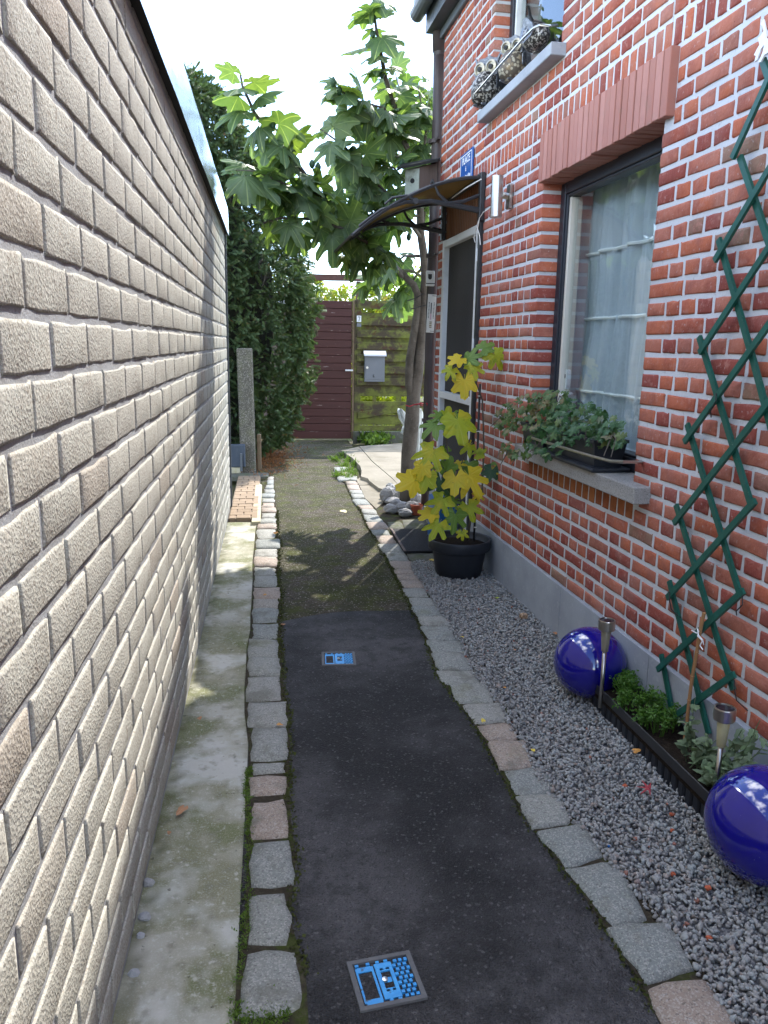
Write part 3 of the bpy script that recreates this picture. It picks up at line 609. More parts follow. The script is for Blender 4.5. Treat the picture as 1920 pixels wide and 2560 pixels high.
left = [q4((135, 1690), (435, 1675), (440, 2040), (75, 2070)), q4((150, 1370), (340, 1362), (385, 1500), (355, 1645), (150, 1655)), q4((170, 1075), (375, 1060), (400, 1310), (150, 1325)),
    q4((150, 825), (350, 815), (365, 1035), (160, 1048)), q4((145, 690), (350, 685), (355, 790), (145, 798)), q4((165, 605), (350, 605), (350, 668), (165, 675)),
    q4((167, 415), (360, 415), (360, 590), (157, 597)), q4((138, 262), (355, 260), (357, 402), (140, 404)), q4((140, 118), (320, 115), (325, 250), (135, 252)), q4((145, 12), (318, 14), (318, 108), (145, 111)),
    q1(165, 348, 1340, 1460), q1(188, 348, 1238, 1333), q1(188, 347, 1146, 1230), q1(194, 346, 1083, 1141), q1(196, 362, 1000, 1077), q1(200, 336, 935, 996), q1(200, 336, 870, 931), q1(200, 341, 815, 866),
    q1(205, 341, 755, 811), q1(211, 356, 696, 751), q1(214, 332, 627, 691), q1(220, 336, 593, 624), q1(234, 336, 558, 590), q1(243, 331, 522, 555), q1(244, 336, 490, 519), q1(245, 327, 455, 487), q1(245, 327, 425, 452),
    q1(246, 326, 397, 422), q1(264, 326, 370, 394), q1(272, 321, 343, 367), q1(280, 320, 314, 340), q1(284, 320, 288, 311)]
rk = [(785, 862, 318, 339), (795, 877, 341, 373), (810, 897, 376, 401), (825, 917, 403, 429), (836, 946, 431, 469), (865, 966, 472, 497), (889, 986, 500, 530), (905, 1016, 532, 580), (925, 1050, 583, 626), (955, 1066, 630, 669),
    (990, 1101, 672, 719), (1006, 1146, 722, 776), (1050, 1186, 780, 832), (1076, 1221, 835, 885), (1098, 1231, 889, 920), (1119, 1251, 923, 956), (1141, 1290, 958, 1004), (1160, 1310, 1007, 1064), (1196, 1366, 1067, 1121),
    (1221, 1396, 1124, 1195), (1262, 1450, 1198, 1256), (1292, 1482, 1259, 1342), (1330, 1556, 1347, 1430), (1360, 1582, 1433, 1537), (1396, 1640, 1541, 1632)]
def sk(a):                                  # the right kerb runs obliquely: lean the quads
    x0, x1, y0, y1 = a; d = (y1 - y0) * .30
    return [(560 + (x0 - d) / 2.592 + 4, 1080 + y0 / 2.592), (560 + (x1 - d) / 2.592, 1080 + y0 / 2.592), (560 + (x1 + d) / 2.592, 1080 + y1 / 2.592), (560 + (x0 + d) / 2.592 + 4, 1080 + y1 / 2.592)]
right = [sk(a) for a in rk] + [q4((320, 957), (560, 953), (607, 1072), (385, 1078), ox=1000, oy=1340, k=2.592), q4((408, 1082), (655, 1070), (702, 1196), (492, 1212), ox=1000, oy=1340, k=2.592),
    q4((493, 1222), (715, 1210), (755, 1300), (735, 1322), (578, 1325), ox=1000, oy=1340, k=2.592), q4((574, 1340), (800, 1326), (862, 1490), (660, 1508), ox=1000, oy=1340, k=2.592),
    q4((135, 5), (370, -12), (440, 132), (300, 152), (200, 150), ox=1200, oy=1920), q4((214, 160), (455, 152), (525, 306), (470, 322), (296, 338), ox=1200, oy=1920), q4((340, 362), (585, 330), (708, 508), (502, 572), ox=1200, oy=1920),
    q4((500, 578), (790, 535), (965, 868), (770, 912), ox=1200, oy=1920), q4((740, 920), (1075, 890), (1226, 1150), (962, 1222), ox=1200, oy=1920), q4((962, 1268), (1300, 1215), (1470, 1490), (1120, 1560), ox=1200, oy=1920)]
right += [q1(735, 838, 258, 281), q1(742, 862, 285, 312), q1(715, 800, 225, 250)]
def kerb(label, quads, bed):
    t = thing('cobble_kerb', label, 'kerb', G(*quads[6][0]))
    for q in quads:
        w = [G(x, y, .016) for x, y in q][::-1]
        stone(w, .017 + random.uniform(-.004, .005), -.05, t, M['granite'], min(.0045, (w[0] - w[-1]).length * .05))
    xs = sorted(((G(*q[0], .01) + G(*q[-1], .01)) / 2, (G(*q[1], .01) + G(*q[-2], .01)) / 2) for q in quads) if False else [((G(*q[0], .01) + G(*q[-1], .01)) / 2, (G(*q[1], .01) + G(*q[-2], .01)) / 2) for q in quads]
    xs.sort(key=lambda e: e[0].y); mb = MB(); V = []
    for a, b in xs: e = (b - a).normalized() * bed; V += [Vector((*(a - e).xy, .0105 + random.uniform(-.001, .001))), Vector((*(b + e).xy, .0105 + random.uniform(-.001, .001)))]
    V = [V[0] + Vector((0, -.6, 0)), V[1] + Vector((.0, -.6, 0))] + V
    mb.add(V, [[2 * i, 2 * i + 1, 2 * i + 3, 2 * i + 2] for i in range(len(V) // 2 - 1)]); mb.build('joint_soil', M['dirt'], t); return xs
kl = kerb('row of rough granite cobbles between the asphalt and the mossy concrete strip', left, .012)
kr = kerb('row of rough granite cobbles between the asphalt and the grey gravel', right, .012)

# ------------------------------------------------------------------ gravel bed, paving, slabs
def kerb_x(y): return float(np.interp(y, [b.y for a, b in kr], [b.x for a, b in kr]))
def wallx(y): return OFF / math.cos(HA) - y * math.tan(HA)
ye = np.linspace(-1.0, 4.42, 24); V = []
for y in ye: V += [(kerb_x(y) - .02, y, .006), (wallx(y) + .0, y, .006)]
gb = MB().add(V, [[2 * i, 2 * i + 1, 2 * i + 3, 2 * i + 2] for i in range(len(ye) - 1)]).build('gravel_bed', M['gravel_bed']); tag(gb, 'bed of grey gravel between kerb and house', kind='structure')
ico = [Vector(p) for p in ((0, 0, 1), (.894, 0, .447), (.276, .851, .447), (-.724, .526, .447), (-.724, -.526, .447), (.276, -.851, .447), (.724, .526, -.447), (-.276, .851, -.447), (-.894, 0, -.447), (-.276, -.851, -.447), (.724, -.526, -.447), (0, 0, -1))]
icf = np.array([(0, 1, 2), (0, 2, 3), (0, 3, 4), (0, 4, 5), (0, 5, 1), (1, 6, 2), (2, 7, 3), (3, 8, 4), (4, 9, 5), (5, 10, 1), (6, 7, 2), (7, 8, 3), (8, 9, 4), (9, 10, 5), (10, 6, 1), (11, 7, 6), (11, 8, 7), (11, 9, 8), (11, 10, 9), (11, 6, 10)])
def pebbles(n, fx, smin, smax, z0, z1, name, m, label):
    base = np.array([tuple(p) for p in ico]); pos = np.array([fx() for _ in range(n)])
    sc = rng.uniform(smin, smax, (n, 1, 1)) * rng.uniform(.55, 1.35, (n, 1, 3)) * np.array([1.1, 1, .7]); v = base[None] * sc * rng.uniform(.62, 1.2, (n, 12, 1))
    q = rng.normal(size=(n, 4)); q /= np.linalg.norm(q, axis=1, keepdims=True); w, x, y, z = q.T
    Rm = np.stack([np.stack([1 - 2 * (y * y + z * z), 2 * (x * y - z * w), 2 * (x * z + y * w)], -1), np.stack([2 * (x * y + z * w), 1 - 2 * (x * x + z * z), 2 * (y * z - x * w)], -1), np.stack([2 * (x * z - y * w), 2 * (y * z + x * w), 1 - 2 * (x * x + y * y)], -1)], 1)
    v = np.einsum('nij,nkj->nki', Rm, v); v[:, :, :2] += pos[:, None, :2]; v[:, :, 2] += rng.uniform(z0, z1, (n, 1))
    f = (icf[None] + 12 * np.arange(n)[:, None, None]).reshape(-1, 3)
    o = link(bpy.data.objects.new(name, mesh_np(name, v.reshape(-1, 3), f, [m]))); return tag(o, label, kind='stuff')
def gpos():
    while True:
        y = .55 + 3.8 * random.random() ** 1.15; a, b = kerb_x(y) - .010, wallx(y) - .006
        x = random.uniform(a, b)
        if random.random() < (b - a) / .75: return (x, y)
pebbles(29000, gpos, .0042, .0080, .008, .022, 'gravel', M['gravel'], 'loose grey gravel stones between the kerb and the plinth')
pebbles(170, gpos, .008, .0125, .018, .026, 'gravel', M['gravel'], 'larger pebbles strewn over the grey gravel')
# paving by the door
pv = thing('stone_paving', 'dark worn stone slabs in front of the door under the rubber mat', 'paving', G(1090, 1330))
def wquad(px, z): return [G(x, y, z) for x, y in px]
def slabp(px, z, par, m, name='stone_slab', jit=.004): return stone([Vector((p.x, p.y, 0)) for p in wquad(px, z)][::-1], z, -.05, par, m, jit, name, .002)
for p in ([(968, 1302), (1002, 1300), (1012, 1322), (975, 1324)], [(1006, 1299), (1062, 1298), (1075, 1321), (1016, 1322)], [(1066, 1297), (1150, 1296), (1165, 1320), (1079, 1321)],
          [(985, 1328), (1060, 1326), (1085, 1376), (1012, 1377)], [(1064, 1326), (1175, 1324), (1205, 1374), (1089, 1376)], [(1016, 1382), (1090, 1381), (1112, 1400), (1030, 1403)], [(1094, 1381), (1200, 1379), (1225, 1396), (1116, 1400)]): slabp(p, .014, pv, M['dark_stone'])
mb = MB(); V = []
for y in (4.36, 5.3, 6.1): V += [(kerb_x(y) - .01, y, .0085), (1.30 - .03 * y + .17, y, .0085)]
mb.add(V, [[0, 1, 3, 2], [2, 3, 5, 4]]).build('joint_soil', M['dirt'], pv)
cs = thing('concrete_slab', 'cracked concrete slab by the garden fence with a ragged broken edge', 'slab', G(940, 1170))
def poly(name, px, z, par, m, th=.07):
    P = [G(x, y, z) for x, y in px]; P = [Vector((p.x, p.y, z)) for p in P]
    a = sum(P[i].x * P[(i + 1) % len(P)].y - P[(i + 1) % len(P)].x * P[i].y for i in range(len(P)))
    if a < 0: P.reverse()
    return MB().prism([p - Vector((0, 0, th)) for p in P], (0, 0, th)).build(name, m, par)
c5 = lambda *p: [(750 + x / 4.879, 960 + y / 4.879) for x, y in p]
poly('broken_slab', c5((500, 812), (718, 762), (880, 948), (1120, 1150), (1190, 1222), (1150, 1312), (1100, 1316), (1035, 1290), (962, 1268), (900, 1222), (845, 1180), (830, 1152), (742, 1125), (752, 1060), (735, 1000), (640, 900)), .052, cs, M['slab'])
poly('broken_slab', c5((724, 758), (1560, 700), (1640, 1180), (1255, 1300), (1200, 1228), (1128, 1148), (886, 942)), .055, cs, M['slab'])
poly('broken_slab', c5((690, 1168), (735, 1138), (822, 1160), (838, 1188), (885, 1225), (720, 1232)), .02, cs, M['slab'])
poly('broken_slab', c5((726, 1238), (892, 1232), (955, 1278), (1030, 1302), (1098, 1330), (1180, 1345), (1250, 1400), (1020, 1440), (930, 1520), (880, 1470), (800, 1400)), .022, cs, M['slab'])
# little brick path past the end of the pale wall
M['sand'] = mat('joint_sand', (.19, .15, .11), 1)
bp = thing('brick_path', 'small tan brick path with a pale concrete edge beyond the wall end', 'path', (-.2, 6.4, 0))
rows = 18; y0, y1 = 5.53, 7.36; rh = (y1 - y0) / rows
for i in range(rows):
    for a, b in (((-.296, -.20), (-.196, -.095)) if i % 2 else ((-.296, -.25), (-.246, -.145), (-.141, -.095))):
        z = .028 + random.uniform(-.002, .002)
        MB().box((a + .0015, y0 + i * rh + .003, -.03), (b - .0015, y0 + (i + 1) * rh - .003, z), 0, None, .003).build('paving_brick', M['paver'], bp)
MB().box((-.30, y0 + .01, -.04), (-.093, y1, .020)).build('sand_bed', M['sand'], bp)
e = [G(629, 1304, .03), G(651, 1303, .03), G(655, 1212, .03), G(641, 1203, .03)]
MB().prism([Vector((p.x, p.y, -.03)) for p in e], (0, 0, .058)).build('concrete_edge', M['pale_edge'], bp)
MB().box((-.42, 7.38, -.03), (-.02, 7.62, .012), 0, None, .004).build('end_slab', M['dark_stone'], bp)

# ------------------------------------------------------------------ leaves
def leaf_mesh(name, m, lobes, floor, N_=36, span=155, curl=.12, droop=.18, fold=.05, pet=0., seed=0, wid=17, pw=2.):
    r_ = random.Random(seed); angs = sorted(set(list(np.linspace(-span, span, N_)) + [l[0] for l in lobes]))
    V = [(0, 0, 0)]; A = [.62]; rings = (.22, .5, .78, 1.0); n = len(angs); st = [r_.uniform(-.05, .05) for _ in range(4)]
    for q in rings:
        for a in angs:
            rr = floor
            for (la, ll, *lw) in lobes: rr = max(rr, floor * .6 + (ll - floor * .6) * math.exp(-abs((a - la) / (lw[0] if lw else wid)) ** pw))
            rr *= 1 + (.035 * r_.uniform(-1, 1) + .03 * math.sin(a * .42 + seed)) * (q == 1)
            x, y = math.sin(R(a)) * rr * q, math.cos(R(a)) * rr * q; dist = math.hypot(x, y)
            ia = min(abs(a - l[0]) for l in lobes); on = ia < .01
            z = -droop * dist ** 2 + (0 if on else fold * q * math.sin(min(1, ia / 22) * math.pi)) - curl * abs(x) * .6 + st[0] * math.sin(5 * x + st[1] * 40) + st[2] * math.sin(4 * y + st[3] * 50)
            V.append((x, y, z)); A.append(1. if on else 0.)
    f = [[0, 1 + i + 1, 1 + i] for i in range(n - 1)]
    for q in range(len(rings) - 1):
        for i in range(n - 1): f.append([1 + q * n + i, 1 + q * n + i + 1, 1 + (q + 1) * n + i + 1, 1 + (q + 1) * n + i])
    if pet:
        k = len(V); w = .012
        for yy, zz in ((0, 0), (-pet * .5, -.04), (-pet, -.14)):
            V += [(-w, yy, zz - w), (w, yy, zz - w), (0, yy, zz + w)]; A += [1, 1, 1]
        for s_ in range(2):
            for j in range(3): f.append([k + s_ * 3 + j, k + s_ * 3 + (j + 1) % 3, k + s_ * 3 + 3 + (j + 1) % 3, k + s_ * 3 + 3 + j])
    me = mesh_np(name, V, f, [m], True); at = me.attributes.new('vein', 'FLOAT', 'POINT'); at.data.foreach_set('value', np.array(A, np.float32)); return me
FL = [[(0, 1.0, 19), (-48, .88, 17), (46, .90, 17), (-98, .70, 21), (100, .68, 21)], [(0, 1.0, 24), (-50, .84, 22), (48, .88, 22), (-104, .62, 26), (100, .66, 26)], [(0, .97, 20), (-45, .95, 19), (48, .86, 20), (-94, .66, 22), (97, .72, 22)], [(0, 1.0, 28), (-56, .8, 26), (53, .82, 26), (-118, .62, 28), (114, .62, 28)]]
fig_leaves = [leaf_mesh('leaf', M['fig_leaf'], FL[i % 4], (.50, .56, .46, .60)[i % 4], pet=.42, seed=i, droop=(.2, .45, .3, .1, .6, .35)[i % 6], curl=(.15, .4, -.15, .3, .5, .1)[i % 6], fold=.07, pw=3.4) for i in range(8)]

# ------------------------------------------------------------------ fig tree
fig = thing('fig_tree', 'tall fig tree with big lobed leaves and twin grey stems beside the downpipe', 'tree', YP(1020, 1268, 6.0))
tk = lambda L_, y: [YP(px, py, y) for px, py in L_]
MB().tube(tk([(1018, 1285), (1020, 1220), (1022, 1130), (1030, 1050), (1034, 985), (1046, 920), (1053, 850), (1058, 770), (1064, 700), (1060, 640), (1051, 580), (1050, 480), (1040, 430)], 6.0),
    [.068, .062, .058, .055, .052, .042, .039, .036, .034, .031, .029, .025, .022], 12).build('trunk', M['bark'], fig, True)
MB().tube(tk([(1033, 1000), (1023, 960), (1024, 900), (1034, 840), (1043, 780), (1044, 735), (1034, 712), (1014, 693), (1002, 676)], 5.99), [.036, .034, .032, .030, .029, .028, .026, .024, .022], 10).build('trunk', M['bark'], fig, True)
MB().tube(tk([(1006, 690), (1004, 682), (1014, 676), (1032, 678), (1052, 690)], 5.98), .011, 7).build('limb', M['twig'], fig, True)
shoots = [([(1050, 480, 6), (1000, 310, 5.9), (963, 193, 5.8), (951, 127, 5.75), (940, 70, 5.7), (930, -30, 5.7)], .30, 17, .022),
    ([(1002, 680, 5.98), (900, 590, 5.6), (800, 490, 5.3), (740, 405, 5.15), (685, 345, 5.05), (638, 285, 5.0), (606, 215, 4.95), (600, 180, 4.95)], .30, 27, .020),
    ([(1048, 500, 6), (1030, 400, 5.9), (960, 270, 5.7), (885, 250, 5.5), (832, 212, 5.4)], .40, 18, .014),
    ([(1055, 600, 6), (1000, 520, 5.8), (935, 450, 5.6), (860, 365, 5.4), (800, 322, 5.3)], .28, 18, .016),
    ([(1050, 470, 6), (1065, 330, 6.0), (1045, 215, 5.95)], .2, 17, .015),
    ([(1005, 690, 5.98), (963, 636, 5.7), (866, 575, 5.4), (785, 548, 5.25), (700, 545, 5.12), (650, 560, 5.05)], .18, 19, .018),
    ([(1000, 680, 5.98), (945, 640, 5.75), (890, 625, 5.6), (850, 640, 5.55)], .3, 7, .012),
    ([(1056, 640, 6.03), (1010, 640, 6.3), (950, 690, 6.5), (905, 730, 6.6)], .3, 11, .012),
    ([(1060, 660, 6.05), (1020, 720, 6.4), (985, 770, 6.5)], .3, 9, .010),
    ([(1050, 500, 6), (985, 420, 5.8), (900, 395, 5.65)], .2, 12, .012), ([(1048, 540, 6), (960, 535, 5.75), (870, 500, 5.5)], .25, 14, .012),
    ([(1050, 430, 6.05), (1000, 370, 6.0), (940, 320, 5.9)], .2, 11, .012), ([(800, 490, 5.3), (715, 462, 5.12), (640, 428, 5.0), (590, 425, 4.95)], .1, 14, .010), ([(1058, 560, 6.1), (1070, 470, 6.15), (1078, 400, 6.15)], .2, 12, .010),
    ([(1052, 450, 6.1), (1040, 330, 6.6), (1000, 230, 7.1), (985, 170, 7.4)], .25, 15, .015), ([(1056, 470, 6.15), (1075, 330, 6.7), (1070, 200, 7.2)], .3, 14, .014), ([(1056, 520, 6.15), (1090, 430, 6.8), (1120, 330, 7.4)], .3, 12, .014)]  # rear shoots of the crown, added to shade the pale wall
def along(P, t):
    d = [(P[i + 1] - P[i]).length for i in range(len(P) - 1)]; s = t * sum(d)
    for i, q in enumerate(d):
        if s <= q or i == len(d) - 1: return P[i].lerp(P[i + 1], min(1, s / q)), (P[i + 1] - P[i]).normalized()
        s -= q
for L_, t0, n_, r0 in shoots:
    n_ = int(n_ * 1.35)
    P = [YP(*p) for p in L_]; m_ = len(P)
    MB().tube(P, [r0 * (1 - .72 * i / (m_ - 1)) for i in range(m_)], 7).build('limb', M['bark'], fig, True)
    for i in range(n_):
        t = t0 + (1 - t0) * (i + random.random() * .6) / n_; p, d = along(P, min(t, .995)); a = i * 2.4 + random.uniform(-.5, .5)
        o1 = d.orthogonal().normalized(); o2 = d.cross(o1); outw = o1 * math.cos(a) + o2 * math.sin(a)
        sz = random.uniform(.100, .178) * (1.08 if t > .5 else .95); ax = outw * .9 + d * random.uniform(.1, .6) + Vector((0, 0, random.uniform(-.95, .15))) + rv(.25)
        if i == n_ - 1: ax = d * .5 + outw * .6 + rv(.3); sz *= .55
        nr = Vector((0, 0, 1)) * random.uniform(.5, 1.1) + outw * .35 - FW * random.uniform(-.1, .7) + rv(.35)
        mw = frame(p, ax, nr, sz); y = mw.to_3x3() @ Vector((0, .42, 0)); mw.translation = p + y + Vector((0, 0, .0)); inst('leaf', random.choice(fig_leaves), fig, mw)
figm = MB().lathe([(.0, -.03), (.010, -.026), (.019, -.008), (.019, .006), (.010, .022), (.004, .03), (0, .032)], (0, 0, 0), 10)
fme = mesh_np('fruit', figm.v, figm.f, [M['leaf_dg'], ], True)
for px, py, y in ((682, 310, 5.0), (673, 330, 5.0), (705, 340, 5.05), (780, 410, 5.2), (795, 418, 5.2), (810, 497, 5.25), (880, 378, 5.4), (833, 205, 5.38), (940, 8, 5.68), (934, 45, 5.68), (932, 84, 5.7), (848, 225, 5.4), (955, 185, 5.75), (1022, 592, 5.9), (660, 255, 5.0), (1005, 408, 5.7)):
    inst('fruit', fme, fig, Matrix.Translation(YP(px, py, y)) @ Matrix.Rotation(random.uniform(-.6, .6), 4, 'X'))

# ------------------------------------------------------------------ conifer, other trees behind
def clumps(n, fpos, unit, uf, smin, smax, align=.5):
    """n copies of a small spray (unit verts/faces) scattered by fpos -> (point, outward)"""
    V = np.zeros((n, len(unit), 3)); u = np.array(unit)
    for i in range(n):
        p, o = fpos(); ax = Vector(o) * align + rv(.8) + Vector((0, 0, -.15)); mw = frame(p, ax, Vector(o) + rv(.9), random.uniform(smin, smax)); V[i] = u @ np.array(mw.to_3x3()).T + np.array(mw.translation)
    f = (np.array(uf)[None] + len(unit) * np.arange(n)[:, None, None]).reshape(-1, len(uf[0])); return V.reshape(-1, 3), f
def foliage(name, parent, m, *a, stuff=False):
    v, f = clumps(*a); inv = wm(parent).inverted(); v = v @ np.array(inv.to_3x3()).T + np.array(inv.translation)
    o = link(bpy.data.objects.new(name, mesh_np(name, v, f, [m]))); o.parent = parent
    if stuff: tag(o, kind='stuff')
    return o
spray, sf = [], []
for side in (-1, 1):
    for i in range(6):
        y = .1 + i * .15; l = .34 * (1 - .35 * i / 6); k = len(spray); spray += [(0, y, 0), (side * l * .55, y + l * .42, .05 + .03 * i), (side * l, y + l * .9, -.04), (side * l * .42, y + l * .70, -.02)]; sf.append([k, k + 1, k + 2, k + 3])
k = len(spray); spray += [(-.025, 0, 0), (.025, 0, 0), (.035, .6, .04), (0, 1.1, -.02)]; sf.append([k, k + 1, k + 2, k + 3])
HZ = [-.1, .1, .2, .42, .87, 1.24, 1.48, 1.91, 2.2, 2.4, 2.9, 3.48, 3.9, 4.3]; HX = [.0, .02, .12, .29, .376, .44, .46, .46, .34, .18, -.05, -.32, -.75, -1.1]
con = thing('conifer', 'tall dark evergreen hedge spilling over the alley left of the gate', 'hedge', (-.6, 8.7, 0))
def hedge_pos():
    while True:
        z = random.uniform(.12, 3.75); xm = float(np.interp(z, HZ, HX)); cx_ = -1.35 if z < 2.6 else -1.1; rx = xm - cx_; ry = .95 if z < 2.4 else .95 - .2 * (z - 2.4)
        a = random.uniform(-math.pi, .45 * math.pi) if random.random() < .9 else random.uniform(-math.pi, math.pi)
        if math.sin(a) > .6 and random.random() < .6: continue
        q = 1 - abs(random.gauss(0, .07)) + .03 * math.sin(9 * z + 5 * a) + .035 * math.sin(23 * a + 3 * z)
        return Vector((cx_ + rx * q * math.cos(a), 8.72 + ry * q * math.sin(a), z)), Vector((math.cos(a), math.sin(a), -.1))
foliage('crown', con, M['conifer'], 13000, hedge_pos, spray, sf, .06, .13, .55)
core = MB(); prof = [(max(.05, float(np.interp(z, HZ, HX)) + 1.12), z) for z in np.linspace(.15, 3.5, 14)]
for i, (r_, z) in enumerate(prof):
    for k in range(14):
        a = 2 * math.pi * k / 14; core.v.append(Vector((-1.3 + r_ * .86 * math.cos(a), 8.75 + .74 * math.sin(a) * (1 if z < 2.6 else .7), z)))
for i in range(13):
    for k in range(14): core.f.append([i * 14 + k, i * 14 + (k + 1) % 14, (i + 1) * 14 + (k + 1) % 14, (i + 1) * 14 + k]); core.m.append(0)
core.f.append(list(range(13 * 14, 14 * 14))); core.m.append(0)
M['shade'] = mat('shaded_core', (.016, .018, .010), 1, [('n', 20, .5, .7, (.04, .028, .015), .6)], [('n', 20, 1, .05)])  # dark shell with the hedge's inner shade put into its colour
core.build('shaded_core', M['shade'], con)
MB().tube([(-.7, 8.7, -.1), (-.72, 8.7, 1.5), (-.8, 8.7, 3.2)], [.12, .1, .05], 8).build('trunk', M['bark'], con)
tw = MB()
for i in range(46):
    x = random.uniform(-1.5, -.42); z = 3.1 + random.uniform(0, .4) - .35 * (x + .9); p = Vector((x, random.uniform(8.2, 9), z)); q = p + Vector((random.uniform(-.06, .08), 0, random.uniform(.18, .42))); tw.tube([p, q], [.006, .002], 3)
tw.build('twig', M['conifer'], con)
M['conifer_pale'] = mat('pale_conifer', (.060, .090, .028), .7, [('r', 0, 1, (.105, .14, .045), .9)], trans=(.25, (1.5, 1.6, .6)))
def tree(name, label, c, rad, h0, m, n, smin, smax, trunk=True, group=None):
    t = thing(name, label, 'tree' if trunk else 'shrub', (c[0], c[1], 0), 0, group); blobs = [(Vector((c[0] + random.uniform(-.6, .6) * rad[0], c[1] + random.uniform(-.5, .5) * rad[1], c[2] + random.uniform(-.55, .6) * rad[2])), random.uniform(.35, .6)) for _ in range(8)] + [(Vector(c), .75)]
    def fp():
        b, k = random.choice(blobs); d = rv(1).normalized(); return Vector((b.x + d.x * rad[0] * k, b.y + d.y * rad[1] * k, max(h0, b.z + d.z * rad[2] * k))), d
    foliage('crown', t, m, n, fp, lf4, lff, smin, smax, .4)
    MB().tube([(c[0], c[1], -.05), (c[0] + .05, c[1], c[2] * .6), (c[0], c[1], c[2])], [.09 if trunk else .03, .06 if trunk else .02, .02], 7).build('trunk', M['bark'], t); return t
lf4 = [(0, 0, 0), (.3, .4, .06), (0, 1, 0), (-.3, .4, .06), (.5, .2, .1), (.95, .35, -.05), (.7, .75, .1), (.45, .5, .05), (-.5, .1, .1), (-.75, .5, .1), (-.9, .9, -.05), (-.5, .6, .05)]; lff = [[0, 1, 2, 3], [4, 5, 6, 7], [8, 9, 10, 11]]
tree('conifer', 'second evergreen behind the end of the pale wall', (-2.2, 7.6, 1.5), (1.2, 1.5, 1.6), .1, M['conifer_pale'], 4200, .09, .17)
tree('garden_tree', 'sunlit yellow green tree far beyond the garden gate', (.9, 15.5, 1.75), (2.0, 1.2, .75), .1, M['shrub'], 3000, .07, .14)
tree('garden_tree', 'pale leafy tree beyond the fence at the right', (3.2, 14.5, 1.7), (1.6, 1.2, .9), .1, M['shrub'], 2200, .07, .14)
tree('lime_bush', 'bright lime green bush seen through the gap in the fence', (1.6, 11.9, .55), (.9, .5, .6), .02, M['lime_shrub'], 1500, .06, .12, False)
shed = thing('garden_shed', 'low shed with a pale flat roof behind the gate', 'shed', (.2, 13.2, 0))
MB().box((-.9, 12.8, 1.80), (1.12, 14.2, 1.90), 0, None, .01).build('roof', M['shed'], shed); MB().box((-.8, 12.9, -.05), (1.05, 14.1, 1.797)).build('wall', M['wood_old'], shed)

# ------------------------------------------------------------------ gate, fence, beam
gy = 10.40; g = thing('garden_gate', 'oxblood red gate of flush horizontal boards at the alley end', 'gate', (.7, gy, 0))
for i in range(18):
    z = .012 + i * .0985; MB().box((.22, gy, z + .0015), (1.068, gy + .03, z + .0955), 0, None, .004).build('board', M['gate'], g)
MB().box((.24, gy + .031, .02), (1.06, gy + .05, 1.78)).build('backing', M['old_beam'], g)
p = YP(872, 926, gy - .03); hd = MB(); hd.tube([p + Vector((.05, .04, 0)), p + Vector((.05, 0, 0)), p + Vector((-.045, 0, 0))], .011, 8); hd.build('handle', M['white_frame'], g)
MB().box((1.072, gy - .012, .0), (1.098, gy + .03, 1.795), 0, None, .003).build('edge_strip', M['gate_edge'], g)
fy = 10.42; fx0, fx1 = 1.10, 2.35
fe = thing('fence_panel', 'mossy green wooden fence panel of overlapping boards right of the gate', 'fence', (1.6, fy, 0))
MB().box((fx0, fy - .035, .0), (fx0 + .085, fy + .03, 1.80), 0, None, .004).build('post', M['mossy'], fe)
zt = 1.785
for i in range(7):
    z = zt - i * .153; tl_ = random.uniform(-.006, .006)
    f_ = lambda x, y, zz, t_=tl_: Vector((x, y, zz + t_ * (x - 1.5)))
    MB().box((fx0 + .087 - .06, fy - .052 if i else fy - .05, z - .152 + .06), (fx1, fy - .037, z - (.0 if i == 0 else .0595) + .06 - .06), 0, f_, .003).build('slat', M['mossy'], fe) if i == 0 else MB().box((fx0 + .03, fy - .055, z - .148), (fx1, fy - .037, z - .055), 0, f_, .003).build('slat', M['mossy'], fe)
    MB().box((fx0 + .087, fy - .015, z - .07), (fx1, fy + .002, z + .012), 0, f_, .003).build('slat', M['mossy'], fe)
for z0, z1, yy in ((.655, .862, fy - .016),): MB().box((fx0 + .087, yy, .575), (fx1, yy + .016, .725), 0, None, .003).build('slat', M['mossy'], fe)
f_ = lambda x, y, zz: Vector((x, y, zz + .16 * (x - fx0)))
MB().box((fx0 + .05, fy - .06, .27), (1.95, fy - .042, .365), 0, f_, .003).build('slat', M['mossy'], fe)
MB().box((fx0 + .03, fy - .03, .35), (fx1, fy - .014, .508), 0, None, .003).build('slat', M['mossy'], fe)
MB().box((fx0 + .03, fy - .034, .20), (fx1, fy - .016, .335), 0, None, .003).build('slat', M['mossy'], fe)
MB().box((fx0 + .03, fy - .03, .12), (fx1, fy - .014, .19), 0, None, .003).build('slat', M['mossy'], fe)
for x in (1.66, 2.2): MB().box((x, fy - .0125, .12), (x + .075, fy + .028 - .03, 1.75), 0, None, .003).build('batten', M['mossy'], fe)
MB().box((fx0 + .25, fy - .012, .45), (fx0 + .30, fy + .01, .7), 0, None, .003).build('batten', M['mossy'], fe)
MB().box((fx0 - .01, fy - .06, -.05), (fx1, fy - .005, .112), 0, None, .004).build('base_board', M['dark_stone'], fe)
bm = thing('pergola_beam', 'old brown crossbeam on a thin post above the gate', 'beam', (1.17, 10.6, 0))
MB().box((.45, 10.56, 2.045), (1.75, 10.64, 2.125), 0, lambda x, y, z: Vector((x, y, z + .015 * (x - 1))), .006).build('crossbeam', M['old_beam'], bm)
MB().box((1.135, 10.57, -.05), (1.195, 10.63, 2.042), 0, None, .004).build('post', M['old_beam'], bm)
